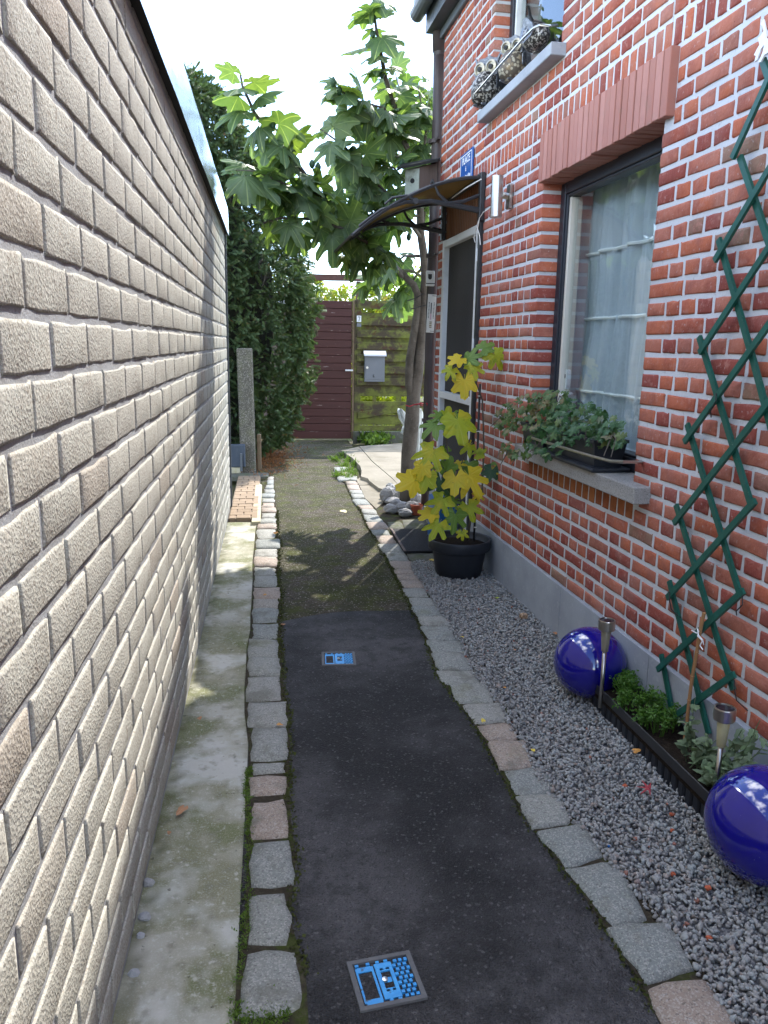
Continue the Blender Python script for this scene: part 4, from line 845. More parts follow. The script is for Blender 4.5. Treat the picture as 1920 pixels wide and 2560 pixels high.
for nm_, px0, px1, c_, lab in (('7', (892, 789), (903, 805), 'white_paint', 'white house number plate with a 7 on the fence post'), ('', (892, 808), (903, 817), 'mailbox', 'small grey blank plate under the number plate')):
    a, b = YP(*px0, fy - .062), YP(*px1, fy - .062); t = thing('number_plate', lab, 'plate', (a + b) / 2); MB().box((a.x, a.y, b.z), (b.x, a.y + .006, a.z), 0, None, .001).build('plate', M[c_], t)
    if nm_:
        w = b.x - a.x; h = a.z - b.z; x0, z1 = a.x + w * .25, a.z - h * .15
        MB().box((x0, a.y - .003, z1 - h * .10), (x0 + w * .5, a.y - .0005, z1)).prism([Vector((x0 + w * .40, a.y - .0005, z1 - h * .10)), Vector((x0 + w * .5, a.y - .0005, z1 - h * .10)), Vector((x0 + w * .28, a.y - .0005, b.z + h * .15)), Vector((x0 + w * .16, a.y - .0005, b.z + h * .15))], (0, -.0025, 0)).build('numeral', M['ink'], t)
my = 10.34; a, b = YP(912, 880, my), YP(963, 955, my)
ml = thing('mailbox', 'grey metal mailbox with a pale lid hung on the mossy fence', 'mailbox', ((a.x + b.x) / 2, my, a.z))
MB().box((a.x, my, b.z), (b.x - .01, my + .05, a.z - .05), 0, None, .004).build('body', M['mailbox'], ml)
MB().box((a.x + .018, my - .004, b.z + .03), (b.x - .028, my - .0005, a.z - .075), 0, None, .0015).build('door', M['mailbox'], ml)
lm = MB(); lm.hexa([Vector((a.x - .01, my - .03, a.z - .05)), Vector((b.x + .008, my - .03, a.z - .05)), Vector((b.x + .008, my + .055, a.z - .045)), Vector((a.x - .01, my + .055, a.z - .045)), Vector((a.x - .01, my - .024, a.z - .035)), Vector((b.x + .008, my - .024, a.z - .035)), Vector((b.x + .008, my + .055, a.z + .02)), Vector((a.x - .01, my + .055, a.z + .02))]); lm.build('lid', M['mailbox_lid'], ml)
p = YP(918, 919, my - .006); MB().lathe([(.016, 0), (.016, .006), (.008, .006), (.008, .003)], p, 12, 0, Vector((0, -1, 0))).build('lock', M['steel'], ml)
p = YP(934, 940, my - .005); MB().tube([p + Vector((.006, -.001, .02)), p + Vector((-.006, -.001, .012)), p + Vector((-.006, -.001, -.014)), p + Vector((.006, -.001, -.018)), p + Vector((.006, -.001, 0)), p + Vector((-.005, -.001, 0))], .0035, 5).build('numeral', M['ink'], ml)

cp = thing('concrete_post', 'rough square concrete post in front of the evergreen hedge', 'post', (-.2, 7.78, 0))
f_ = lambda x, y, z: Vector((x - .015 * z, y, z + (.02 * (x + .2) if z > .5 else 0)))
MB().box((-.288, 7.72, -.1), (-.140, 7.86, 1.19), 0, f_, .012).build('shaft', M['con_post'], cp)
MB().box((-.130, 7.80, -.1), (-.088, 7.88, .36), 0, None, .005).build('wood_stake', M['gate_edge'], cp)
sp = thing('slate_panel', 'dark blue grey panel leaning beside the concrete post', 'panel', (-.31, 7.62, 0))
a, b = YP(578, 1111, 7.62), YP(613, 1122, 7.62)
MB().box((a.x - .05, 7.60, .07), (b.x, 7.66, a.z), 0, None, .008).build('panel', M['slate'], sp); MB().box((b.x - .05, 7.575, .03), (b.x - .028, 7.597, b.z - .04), 0, None, .003).build('pale_leg', M['gutter'], sp)
MB().box((a.x - .02, 7.585, .012), (a.x + .085, 7.66, .066), 0, None, .004).build('brick_foot', M['pale_edge'], sp)

# ------------------------------------------------------------------ things on the house front
can = thing('door_canopy', 'black arched door canopy with a smoky brown panel', 'canopy', HW(4.92, 2.0, 0), HA)
CS0, CS1, CO = 4.47, 5.33, .74
def arc(t): a = t * math.pi / 2; return .01 + (CO - .01) * math.sin(a * 1.0) ** 1.0 if False else .01 + (CO - .01) * t, 2.165 - .335 * t ** 1.9
ts = np.linspace(0, 1, 15); pm = MB()
for s in (CS0 + .01, CS1 - .01):
    for t in ts: o_, z_ = arc(t); pm.v.append(HW(s, z_, o_))
for i in range(14): pm.f.append([i, i + 1, 16 + i, 15 + i]); pm.m.append(0)
pmo = pm.build('roof_panel', M['smoky'], can, True); sm = pmo.modifiers.new('thick', 'SOLIDIFY'); sm.thickness = .004
for s in (CS0, CS1):
    b = MB(); hb(s - .022, s + .022, 1.93, 2.185, .002, .03, b, 0, .004)
    b.tube([HW(s, arc(t)[1] - .006, arc(t)[0]) for t in ts], .0105, 6)
    lo = [HW(s, z, o_) for o_, z in ((.02, 1.985), (.16, 2.005), (.30, 2.022), (.44, 2.012), (.58, 1.965), (.65, 1.915), (.70, 1.875))]; b.tube(lo, [.017, .015, .013, .010, .009, .008, .008], 6)
    b.tube([HW(s, z, o_) for o_, z in ((.20, 2.012), (.26, 2.06), (.30, 2.135), (.305, arc(.37)[1])) if True], [.011, .008, .007, .006], 6); b.tube([HW(s, z, o_) for o_, z in ((.38, 2.018), (.44, 2.045), (.52, 2.03), (.56, arc(.7)[1]))], [.011, .008, .007, .006], 6)
    b.tube([HW(s, 2.07, .02), HW(s, 2.03, .12), HW(s, 2.015, .20)], [.010, .010, .012], 6)
    b.lathe([(.016, -.014), (.016, .014)], HW(s, 2.018, .39), 10, 0, HD); b.build('bracket', M['dark_plastic'], can)
b = MB(); b.tube([HW(CS0 - .015, arc(1)[1], arc(1)[0]), HW(CS1 + .015, arc(1)[1], arc(1)[0])], .008, 6); b.build('front_rail', M['dark_plastic'], can)
b = MB(); hb(CS0, CS1, 2.15, 2.185, .003, .03, b, 0, .003); b.build('wall_rail', M['dark_plastic'], can)
lamp = thing('wall_lamp', 'brushed steel cylinder wall lamp between the door and the big window', 'lamp', HW(4.05, 1.97, 0), HA)
s_, z_ = WS(1242, 492, .095); MB().lathe([(.0, -.098), (.026, -.098), (.0285, -.094), (.0285, .094), (.026, .097), (.0, .090)], HW(s_, z_, .095), 24).build('cylinder', M['steel'], lamp, False)
s2, z2 = WS(1274, 492, .01); b = MB(); hb(s2 - .028, s2 + .028, z2 - .058, z2 + .058, .002, .018, b, 0, .003); b.build('back_plate', M['steel'], lamp)
b = MB(); b.tube([HW(s2, z2, .018), HW((s_ + s2) / 2, z2, .055), HW(s_ - .0, z2, .075)], .016, 10); b.build('arm', M['steel'], lamp)
sgn = thing('street_sign', 'small blue enamel sign with white lettering above the door', 'sign', HW(4.84, 2.3, 0), HA)
b = MB(); SG0, SG1, SZ0, SZ1 = 4.70, 4.965, 2.165, 2.372; hb(SG0, SG1, SZ0, SZ1, .003, .012, b, 0, .002); b.build('plate', M['blue_sign'], sgn)
b = MB()
for (s0, s1, z0, z1) in ((SG0 + .016, SG1 - .016, SZ1 - .018, SZ1 - .013), (SG0 + .016, SG1 - .016, SZ0 + .013, SZ0 + .018), (SG0 + .012, SG0 + .017, SZ0 + .02, SZ1 - .02), (SG1 - .017, SG1 - .012, SZ0 + .02, SZ1 - .02)): hb(s0, s1, z0, z1, .0123, .0133, b)
b.build('border', M['white_paint'], sgn)
def text(txt, s, z, o, size, par, m, name='lettering'):
    cu = bpy.data.curves.new('t', 'FONT'); cu.body = txt; cu.size = size; cu.align_x = 'CENTER'; cu.align_y = 'CENTER'; cu.extrude = .0004; cu.offset = .0006; cu.resolution_u = 2
    ob = bpy.data.objects.new('t', cu); link(ob); dg = bpy.context.evaluated_depsgraph_get(); me = bpy.data.meshes.new_from_object(ob.evaluated_get(dg)); bpy.data.objects.remove(ob)
    me.name = name; me.materials.clear(); me.materials.append(m); o_ = inst(name, me, par, Matrix((-HD, Vector((0, 0, 1)), -HN)).transposed().to_4x4() if False else None or frame(HW(s, z, o), (0, 0, 1), -HN)); return o_
text('PLACE', 4.8325, 2.325, .0128, .058, sgn, M['white_paint']); text('à', 4.8325, 2.275, .0128, .038, sgn, M['white_paint'])
b = MB()
for i in range(9): s = 4.93 - i * .0225; hb(s - .013, s, 2.213, 2.213 + .028 * random.choice((1, 1, .8)), .0123, .0133, b) if i % 3 else (hb(s - .004, s, 2.213, 2.241, .0123, .0133, b), hb(s - .014, s - .0045, 2.213 + .011, 2.213 + .017, .0123, .0133, b))
b.build('lettering', M['white_paint'], sgn)
wc = thing('white_wire', 'thin white cable hanging from the canopy past the wall lamp', 'cable', HW(4.4, 2, 0), HA)
MB().tube([WP(1262, 485, .06), WP(1240, 502, .065), WP(1222, 522, .05), WP(1208, 531, .035), WP(1199, 545, .032), WP(1194, 560, .032), WP(1188, 580, .03), WP(1185, 595, .03), WP(1188, 606, .03)], .0025, 5).tube([WP(1199, 545, .033), WP(1194, 572, .033), WP(1199, 590, .03), WP(1201, 612, .03)], .0025, 5).tube([WP(1203, 448, .10), WP(1165, 470, .12), WP(1130, 495, .12)], .003, 5).build('cable', M['wire_white'], wc)
bh = thing('bird_house', 'weathered wooden bird box on the downpipe above the canopy', 'bird box', YP(1055, 455, 5.55))
yb = 5.50; a, c_, d_ = YP(1018, 475, yb), YP(1049, 475, yb), YP(1092, 470, yb + .06); zt0, zt1 = YP(1018, 420, yb).z, YP(1090, 402, yb).z
zb_ = a.z - .03
P = [Vector((a.x, yb + .06, 0)), Vector((c_.x, yb, 0)), Vector((d_.x, yb + .07, 0)), Vector((d_.x - .07, yb + .14, 0))]
MB().hexa([Vector((p.x, p.y, zb_)) for p in P] + [Vector((p.x, p.y, z)) for p, z in zip(P, (zt0, zt0 + .01, zt1, zt1))]).build('box', M['wood_old'], bh)
n1 = (P[1] - P[0]).normalized(); nn = Vector((n1.y, -n1.x, 0))
fr = [P[0] + nn * .004, P[1] + nn * .004]; MB().hexa([Vector((*(fr[0] - n1 * .004).xy, zb_)), Vector((*(fr[1]).xy, zb_)), Vector((*(fr[1] + nn * .01).xy, zb_)), Vector((*(fr[0] + nn * .01).xy, zb_))][::-1] + [Vector((*(fr[0] - n1 * .004).xy, zt0)), Vector((*(fr[1]).xy, zt0)), Vector((*(fr[1] + nn * .01).xy, zt0)), Vector((*(fr[0] + nn * .01).xy, zt0))][::-1]).build('front_board', M['lichen_wood'], bh)
MB().lathe([(0, 0), (.016, 0), (.016, .002), (0, .002)], YP(1031, 452, yb + .015) , 14, 0, nn).build('entrance_hole', M['black_void'], bh)  # black disc stands in for the dark inside of the box
MB().hexa([YP(994, 424, yb - .02), YP(1096, 404, yb - .03), YP(1106, 398, yb + .2), YP(1006, 416, yb + .2), YP(994, 418, yb - .02), YP(1096, 397, yb - .03), YP(1106, 391, yb + .2), YP(1006, 409, yb + .2)]).build('roof', M['black_void'], bh)
ud = thing('animal_repeller', 'small white sensor box strapped on the brown downpipe', 'sensor', YP(1076, 697, 5.6))
a, b = YP(1065, 677, 5.585), YP(1085, 716, 5.585)
MB().box((a.x, a.y - .02, b.z), (b.x, a.y, a.z), 0, None, .004).build('case', M['thermo'], ud)
m_ = YP(1075, 692, 5.56); MB().prism([m_ + Vector((x, 0, z)) for x, z in ((-.013, .018), (-.013, -.006), (-.009, -.015), (0, -.019), (.009, -.015), (.013, -.006), (.013, .018))], (0, -.004, 0)).build('lens', M['ink'], ud)
MB().box((a.x - .001, a.y - .023, b.z + .014), (b.x + .001, a.y - .0195, b.z + .020)).build('strap', M['ink'], ud)
th = thing('thermometer', 'long white garden thermometer tied on the brown downpipe', 'thermometer', YP(1077, 783, 5.6))
c4 = [YP(1070, 735, 5.59), YP(1091, 737, 5.59), YP(1084, 832, 5.59), YP(1065, 831, 5.59)]
MB().prism([c4[3], c4[2], c4[1], c4[0]], (0, -.006, 0)).build('plate', M['thermo'], th)
L2 = lambda u, v: c4[0].lerp(c4[1], u).lerp(c4[3].lerp(c4[2], u), v) + Vector((0, -.0066, 0))
def bar(u0, u1, v0, v1, m, nm_): MB().prism([L2(u0, v1), L2(u1, v1), L2(u1, v0), L2(u0, v0)], (0, -.0012, 0)).build(nm_, m, th)
bar(.40, .52, .22, .50, M['gutter'], 'glass_tube'); bar(.40, .52, .50, .66, M['pink'], 'glass_tube')
for i in range(4): bar(.34, .64, .71 + i * .045, .735 + i * .045, M['brass'], 'brand_mark')
b = MB()
for i in range(12):
    for u in (.12, .74): b.prism([L2(u, .225 + i * .036), L2(u + .13, .225 + i * .036), L2(u + .13, .21 + i * .036), L2(u, .21 + i * .036)], (0, -.001, 0))
b.build('scale', M['ink'], th)
for v in (.03, .955): bar(.5, 1.0, v, v + .012, M['ink'], 'wire_tie')
rt = thing('red_tie', 'red cord tying the fig trunk to the downpipe', 'cord', YP(1050, 1012, 5.9))
MB().tube([YP(1014, 1013, 5.93), YP(1024, 1016, 5.92), YP(1036, 1011, 5.93), YP(1046, 1010, 5.85), YP(1056, 1014, 5.75), YP(1066, 1008, 5.60), YP(1080, 1013, 5.62)], .004, 5).tube([YP(1040, 1012, 5.9), YP(1052, 1008, 5.8), YP(1068, 1012, 5.595)], .004, 5).build('cord', M['red_tie'], rt)
wt = thing('wire_tie', 'dark wires binding the two fig stems together', 'wire', YP(1040, 760, 5.95))
MB().tube([YP(1018, 752, 5.94), YP(1040, 745, 5.95), YP(1060, 733, 5.94)], .004, 5).tube([YP(1028, 772, 5.94), YP(1044, 768, 5.95), YP(1068, 762, 5.94)], .004, 5).build('wire', M['ink'], wt)

# trellis on the wall: (front?, x0, y0, x1, y1)
tr = thing('trellis', 'green diamond lattice trellis fixed on the red brick wall', 'trellis', HW(2, 1, .03), HA)
SL = [(1, 1938, 160, 1831, 396), (0, 1907, 150, 1945, 260), (0, 1850, 392, 1934, 640), (1, 1938, 398, 1787, 652), (0, 1797, 598, 1883, 900), (0, 1883, 900, 1932, 1085), (1, 1938, 595, 1749, 882), (0, 1748, 842, 1876, 1256),
    (1, 1938, 790, 1711, 1105), (0, 1718, 1060, 1850, 1486), (1, 1938, 985, 1685, 1308), (0, 1690, 1262, 1833, 1725), (1, 1888, 1252, 1668, 1495), (0, 1673, 1452, 1772, 1835), (1, 1859, 1477, 1644, 1674), (0, 1653, 1635, 1679, 1772), (1, 1836, 1686, 1688, 1790)]
for fr_, x0, y0, x1, y1 in SL:
    o_ = .034 if fr_ else .022; a, b = WP(x0, y0, o_), WP(x1, y1, o_); d = (b - a).normalized(); w = d.cross(-HN).normalized() * .0092; t_ = -HN * .0045; k = (HD * .006) * (1 if fr_ else -1)
    MB().hexa([a - w - t_ , b - w - t_, b + w - t_, a + w - t_, a - w + t_, b - w + t_, b + w + t_, a + w + t_]).build('slat', M['trellis'], tr)
b = MB()
for x, y in ((1790, 984), (1857, 1100), (1760, 1203), (1770, 1334), (1734, 1412), (1779, 1550), (1875, 478), (1836, 738)): p = WP(x, y, .04); b.lathe([(0, .002), (.004, 0), (.004, -.004)], p, 8, 0, -HN)
for k_, (x, y) in enumerate(((1790, 984), (1674, 1480), (1856, 1490), (1836, 1700))): p = WP(x, y, .04); b = MB(); b.tube([p, p + Vector((0, -.012, -.02)) - HN * .005, p + Vector((0, .02 * (-1) ** k_, -.05)), p + Vector((0, .045 * (-1) ** k_, -.07)) + HN * .02], .0018, 5); b.build('wire_tie', M['ink'], tr)
oz = thing('wall_ornament', 'white cut metal ornament hung at the top of the trellis', 'ornament', WP(1908, 100, .03), HA)
orn = [(1905, 48), (1908, 60), (1912, 48), (1915, 62), (1919, 80), (1918, 95), (1926, 100), (1926, 130), (1914, 138), (1905, 155), (1899, 156), (1910, 130), (1914, 112), (1905, 124), (1896, 150), (1889, 156), (1893, 140), (1888, 138), (1895, 124), (1902, 112), (1898, 96), (1905, 90), (1912, 78), (1910, 66), (1905, 62)]
MB().prism([WP(x, y, .034) for x, y in orn], -HN * .004).build('figure', M['white_paint'], oz)
bc = thing('bamboo_cane', 'thin bamboo cane tied upright against the trellis', 'cane', WP(1715, 1870, .06), HA)
pts = [WP(1760, 1532, .045), WP(1750, 1580, .047), WP(1742, 1630, .05), WP(1731, 1690, .052), WP(1723, 1750, .055), WP(1717, 1810, .06), WP(1708, 1880, .07)]
MB().tube(pts, .0052, 8).build('cane', M['bamboo'], bc); b = MB()
for p in pts[1:-1]: b.lathe([(.0055, -.002), (.0068, 0), (.0055, .002)], p, 8)
b.build('node', M['bamboo'], bc)
st = thing('white_string', 'knotted white string tying the bamboo cane', 'string', WP(1748, 1595, .06), HA)
MB().tube([WP(1729, 1576, .055), WP(1742, 1583, .062), WP(1747, 1577, .06), WP(1744, 1590, .062), WP(1756, 1602, .06), WP(1750, 1614, .062), WP(1757, 1624, .06)], .0018, 5).tube([WP(1744, 1572, .055), WP(1746, 1588, .063), WP(1757, 1600, .06), WP(1759, 1612, .055)], .0018, 5).build('string', M['white_paint'], st)

# ------------------------------------------------------------------ window things
cu = thing('curtain', 'sheer white curtain with horizontal seams hanging inside the big window', 'curtain', HW(3, 1.4, -.2), HA)
CUT, CUB = WS(1494, 470, -.235)[0], WS(1430, 1000, -.235)[0]
def cpos(u, v, o_=0):
    s0 = 2.45; s1 = CUB + (CUT - CUB) * v ** 1.2; s = s0 + (s1 - s0) * u; z = .80 + v * 1.16
    return HW(s, z, -.235 + .011 * math.sin(u * 74 + .6 * math.sin(v * 3)) + .012 * math.sin(u * 31 + 1.7 * v) + .006 * math.sin(u * 150 + v) + .012 * math.sin(v * 9) * u + o_)
nu, nv = 200, 16; b = MB(); b.v = [cpos(i / nu, j / nv) for j in range(nv + 1) for i in range(nu + 1)]; b.f = [[j * (nu + 1) + i, j * (nu + 1) + i + 1, (j + 1) * (nu + 1) + i + 1, (j + 1) * (nu + 1) + i] for j in range(nv) for i in range(nu)]; b.m = [0] * len(b.f)
b.build('cloth', M['curtain'], cu, True)
for v in (.22, .50, .745): MB().tube([cpos(i / 20 * 1.0, v, .008) for i in range(21)], .0075, 6).build('hem_rod', M['hem'], cu)
wcam = thing('window_camera', 'small white camera unit standing inside the big window', 'camera', WP(1420, 960, -.15), HA)
c_ = WP(1421, 948, -.15)
b = MB(); V = []
for k in range(16):
    a = 2 * math.pi * k / 16; V.append(c_ + HD * (.028 * math.copysign(abs(math.cos(a)) ** .6, math.cos(a))) + Vector((0, 0, .046 * math.copysign(abs(math.sin(a)) ** .6, math.sin(a)))))
b.prism(V[::-1], -HN * .02); b.build('body', M['white_paint'], wcam); MB().lathe([(0, .002), (.013, .002), (.014, 0), (.014, -.004)], c_ - HN * .022 + Vector((0, 0, .014)), 14, 0, -HN).build('lens', M['ink'], wcam); MB().lathe([(0, .001), (.005, .001), (.005, -.004)], c_ - HN * .021 + Vector((0, 0, -.016)), 10, 0, -HN).build('lens', M['ink'], wcam)
MB().lathe([(0, -.008), (.032, -.008), (.034, -.004), (.034, .004), (.028, .008), (0, .008)], c_ + Vector((0, 0, -.068)) - HN * .008, 16).build('foot', M['white_paint'], wcam)
MB().box(c_ + Vector((-.012, -.03, -.17)), c_ + Vector((.03, .03, -.0765))).build('stand', M['interior'], wcam)
def trough(name, label, s0, s1, z0, z1, o0, o1, m, taper=.012):
    t = thing(name, label, 'planter', HW((s0 + s1) / 2, z0, (o0 + o1) / 2), HA); P = []
    def lp(k, z): return [HW(s0 + k, z, o0 + k), HW(s1 - k, z, o0 + k), HW(s1 - k, z, o1 - k), HW(s0 + k, z, o1 - k)]
    b = MB(); R_ = [lp(taper, z0), lp(0, z1 - .012), lp(-.006, z1 - .012), lp(-.006, z1), lp(.004, z1), lp(.006, z1 - .035)]; k = 0
    for r_ in R_: b.v += r_
    for i in range(len(R_) - 1):
        for j in range(4): b.f.append([i * 4 + j, i * 4 + (j + 1) % 4, i * 4 + 4 + (j + 1) % 4, i * 4 + 4 + j]); b.m.append(0)
    b.f.append([0, 1, 2, 3]); b.m.append(0); b.build('box', m, t); MB().quad(*lp(.006, z1 - .022)).build('soil', M['soil'], t); return t
t1 = trough('window_box', 'dark grey flower box at the right end of the window sill', 2.735, 3.23, .808, .915, -.075, .055, M['pot_plastic'])
b = MB(); hb(2.70, 3.26, .7975, .812, -.083, .075, b, 0, .004); b.build('saucer', M['pot_plastic'], t1)
t2 = trough('window_box', 'dark flower box at the left end of the window sill, nearly hidden by ivy', 3.27, 3.535, .7975, .905, -.07, .05, M['pot_plastic'])
ivl = [leaf_mesh('leaf', M[mm], [(0, 1.0, 22), (-62, .8, 22), (62, .8, 22), (-125, .55, 22), (125, .55, 22)], .50, N_=14, span=160, curl=.15, droop=.2, fold=.08, seed=40 + i) for i, mm in enumerate(('ivy', 'ivy', 'ivy', 'ivy_sunlit', 'ivy_sunlit', 'ivy_sunlit'))]
def ivy(label, blobs, n, ms, seeds, lo, hi):
    t = thing('ivy', label, 'plant', WP(*blobs[0][:2], .05), HA); wsum = [q[2] * q[3] for q in blobs]
    for i in range(n):
        cx_, cy_, rx, ry, o0, o1 = random.choices(blobs, wsum)[0]; a = random.random() * 6.283; q = math.sqrt(random.random()); o_ = random.uniform(o0, o1) + .03 * (1 - q)
        p = WP(cx_ + rx * q * math.cos(a), cy_ + ry * q * math.sin(a), o_); ax = -HN * random.uniform(.1, .9) - HD * random.uniform(-.4, .6) + Vector((0, 0, random.uniform(-1.1, .1))) + rv(.5)
        inst('leaf', random.choice(ms), t, frame(p, ax, -FW * .5 + Vector((0, 0, .7)) - HN * .3 + rv(.5), random.uniform(lo, hi)))
    for i in range(12):
        cx_, cy_, rx, ry, o0, o1 = random.choice(blobs); p = WP(cx_ + rx * random.uniform(-.6, .6), cy_, o0 + .01); MB().tube([p, p - HN * .03 + Vector((0, -.03, .02)), p - HN * .06 + Vector((0, random.uniform(-.08, .08), -.05))], .002, 4).build('stem', M['bark'], t)
    return t
ivy('dark green ivy spilling over the right flower box on the window sill', [(1450, 1062, 90, 52, .0, .10), (1520, 1075, 52, 44, -.02, .07), (1385, 1050, 55, 52, .0, .10), (1360, 1105, 50, 40, .06, .12), (1545, 1100, 24, 22, .04, .08), (1440, 1015, 50, 22, -.03, .04)], 285, ivl[:3], 0, .017, .031)
ivy('lighter ivy with browning tips trailing from the left flower box past the window', [(1330, 1010, 62, 30, -.02, .08), (1282, 1045, 42, 36, .02, .10), (1385, 1000, 45, 26, -.05, .04), (1262, 1068, 22, 26, .05, .10), (1262, 1115, 12, 22, .08, .12), (1300, 1135, 34, 12, .08, .13), (1340, 1050, 40, 28, .02, .10)], 250, ivl[3:], 0, .016, .029)
rod = thing('sill_rail', 'thin metal rail curving in front of the lower flower boxes', 'rail', WP(1500, 1140, .1), HA)
MB().tube([WP(1606, 1155, -.005), WP(1590, 1155, .05), WP(1560, 1155, .095), WP(1527, 1153, .105), WP(1480, 1141, .105), WP(1394, 1115, .105), WP(1330, 1095, .105)], .0058, 8).build('rail', M['steel'], rod)
rod2 = thing('sill_rail', 'thin metal rail across the owls on the upper window sill', 'rail', HW(4, 2.6, .1), HA)
MB().tube([WP(1393, 63, -.004), WP(1375, 64, .05), WP(1350, 63, .09), WP(1335, 70, .10), WP(1310, 94, .10), WP(1272, 138, .10), WP(1180, 243, .10), WP(1183, 246, .06), WP(1196, 246, .0)], .0058, 8).build('rail', M['steel'], rod2)
# owls
def owl(label, px, py, o_, m_body, h, wing):
    c = WP(px, py, o_); t = thing('metal_owl', label, 'figurine', c, HA); zs = WP(px, py, o_).z
    b = MB(); prof = [(0, 0), (.62, .02), (.9, .18), (1.0, .42), (.92, .66), (.72, .84), (.5, .95), (0, 1.0)]; b.lathe([(r_ * h * .36, z * h * .74) for r_, z in prof], c, 18); b.build('body', m_body, t, True)
    fd = (-HN * .75 - HD * .55 + Vector((0, 0, -.05))).normalized(); sd_ = fd.cross(Vector((0, 0, 1))).normalized(); hc = c + Vector((0, 0, h * .80))
    b = MB(); V = []
    for k in range(18):
        a = 2 * math.pi * k / 18; r_ = h * .26 * (1 + .18 * (k % 2)); V.append(hc + sd_ * (r_ * 1.25 * math.cos(a)) + Vector((0, 0, r_ * .85 * math.sin(a))) - fd * .02)
    b.prism(V, fd * .03); b.build('head', M['owl_grey'], t)
    for e in (-1, 1):
        ec = hc + sd_ * (h * .155 * e) + fd * .012; eo = MB().lathe([(h * .135, 0), (h * .145, .012), (h * .10, .016), (h * .10, .008), (0, .008)], ec, 18, 0, fd).build('eye_ring', M['owl_eye'], t); MW[eo.name] = wm(t)
        MB().lathe([(h * .055, .008), (h * .055, .016), (0, .018)], ec, 14, 0, fd).build('eye', M['ink'], eo)
        q = hc + sd_ * (h * .27 * e) + Vector((0, 0, h * .16)); MB().tube([q - Vector((0, 0, .01)), q + sd_ * (h * .10 * e) + Vector((0, 0, h * .14))], [h * .05, h * .01], 5).build('ear_tuft', M['owl_grey'], t)
        wq = c + sd_ * (h * .34 * e) + Vector((0, 0, h * .38)) - fd * .01; mw = frame(wq + Vector((0, 0, h * .3)), Vector((0, 0, -1)) - fd * .25, sd_ * e, h * .55)
        inst('wing', wing, t, mw)
    MB().tube([hc + fd * .02 + Vector((0, 0, -.005)), hc + fd * .035 + Vector((0, 0, -h * .12))], [h * .035, h * .008], 5).build('beak', M['owl_eye'], t)
    for e in (-1, 1): q = c + sd_ * (h * .12 * e) + fd * (h * .2); MB().tube([q + Vector((0, 0, .006)), q + fd * .03 + Vector((0, 0, .002))], [.009, .004], 5).build('foot', M['owl_grey'], t)
    return t
wv = [(0, 0, 0), (.35, .15, .06), (.42, .55, .04), (.2, .95, -.03), (0, 1.1, -.05), (-.15, .95, -.03), (-.3, .5, .04), (-.25, .15, .05)]
def wingm(m): return mesh_np('wing', wv + [(x, y, z - .05) for x, y, z in wv], [[0, 1, 2, 3, 4, 5, 6, 7][::-1], list(range(8, 16))] + [[i, (i + 1) % 8, 8 + (i + 1) % 8, 8 + i] for i in range(8)], [m])
owl('dark pierced metal owl with round staring eyes at the far end of the upper sill', 1215, 268, .03, M['owl_dark'], .235, wingm(M['pot_plastic']))
owl('cream scaled metal owl in the middle of the upper sill', 1280, 206, -.01, M['owl_cream'], .20, wingm(M['owl_grey']))
t = thing('metal_bird', 'pierced metal bird with grey feather wing and raised dark tail on the upper sill', 'figurine', WP(1330, 135, -.03), HA)
c = WP(1338, 134, -.03); dx = HD * -1
b = MB(); pts = [c + dx * -.075 + Vector((0, 0, .13)), c + dx * -.05 + Vector((0, 0, .085)), c + Vector((0, 0, .07)), c + dx * .06 + Vector((0, 0, .055)), c + dx * .12 + Vector((0, 0, .03))]; b.tube(pts, [.018, .055, .068, .048, .010], 14); b.build('body', M['owl_dark'], t, True)
inst('wing', wingm(M['owl_grey']), t, frame(c - HN * .055 + dx * -.05 + Vector((0, 0, .12)), dx * 1 + Vector((0, 0, -.35)), -HN, .14))
MB().hexa([c + dx * a_ + Vector((0, 0, z_)) + HN * h_ for h_ in (-.006, .006) for a_, z_ in ((-.05, .10), (-.02, .13), (-.09, .19), (-.13, .25))]).build('tail', M['black_void'], t)
MB().tube([c, c + Vector((0, 0, .03))], .012, 6).build('foot', M['owl_dark'], t)

# ------------------------------------------------------------------ by the wall: balls, lamps, herbs
def ball(label, px, py, r, z):
    c = G(px, py, z); prof = [(r * math.sin(a), -r * math.cos(a)) for a in np.linspace(0, math.pi, 41)]; prof[0] = (0, -r); prof[-1] = (0, r)
    o = tag(MB().lathe(prof, c, 72).build('ceramic_ball', M['ball'], None, True), label, 'ball', 'blue ceramic balls')
    n = len(o.data.vertices); q = np.empty(n * 3, np.float32); o.data.vertices.foreach_get('co', q); hz = (q.reshape(-1, 3)[:, 2] - c.z) / r      # soil splashed up from the gravel
    o.data.attributes.new('dust', 'FLOAT', 'POINT').data.foreach_set('value', (np.clip(-hz * 1.1, 0, 1) * rng.uniform(.1, 1.25, n)).astype(np.float32)); return c
ball('glossy cobalt blue ceramic ball at the far end of the herb trough', 1475, 1656, .1285, .142)
ball('glossy cobalt blue ceramic ball at the near end of the herb trough', 1916, 2062, .138, .152)
TX0, TX1 = .155, .012                       # trough: out from the wall
TS0, TS1, TZ = 1.62, 2.43, .112
ht = thing('herb_trough', 'long black plastic trough with ribbed sides along the plinth', 'planter', HW(2.0, 0, .08), HA)
b = MB(); hb(TS0, TS1, TZ - .034, TZ, TX0 - .004, TX0, b, 0, .0015); hb(TS0, TS1, TZ - .034, TZ, TX1, TX1 + .004, b, 0, .0015); hb(TS0, TS0 + .004, TZ - .034, TZ, TX1 + .004, TX0 - .004, b); hb(TS1 - .004, TS1, TZ - .034, TZ, TX1 + .004, TX0 - .004, b); b.build('rim', M['dark_plastic'], ht)
hb(TS0 + .012, TS1 - .012, .0, TZ - .036, TX1 + .012, TX0 - .02, MB()).build('box', M['pot_plastic'], ht)
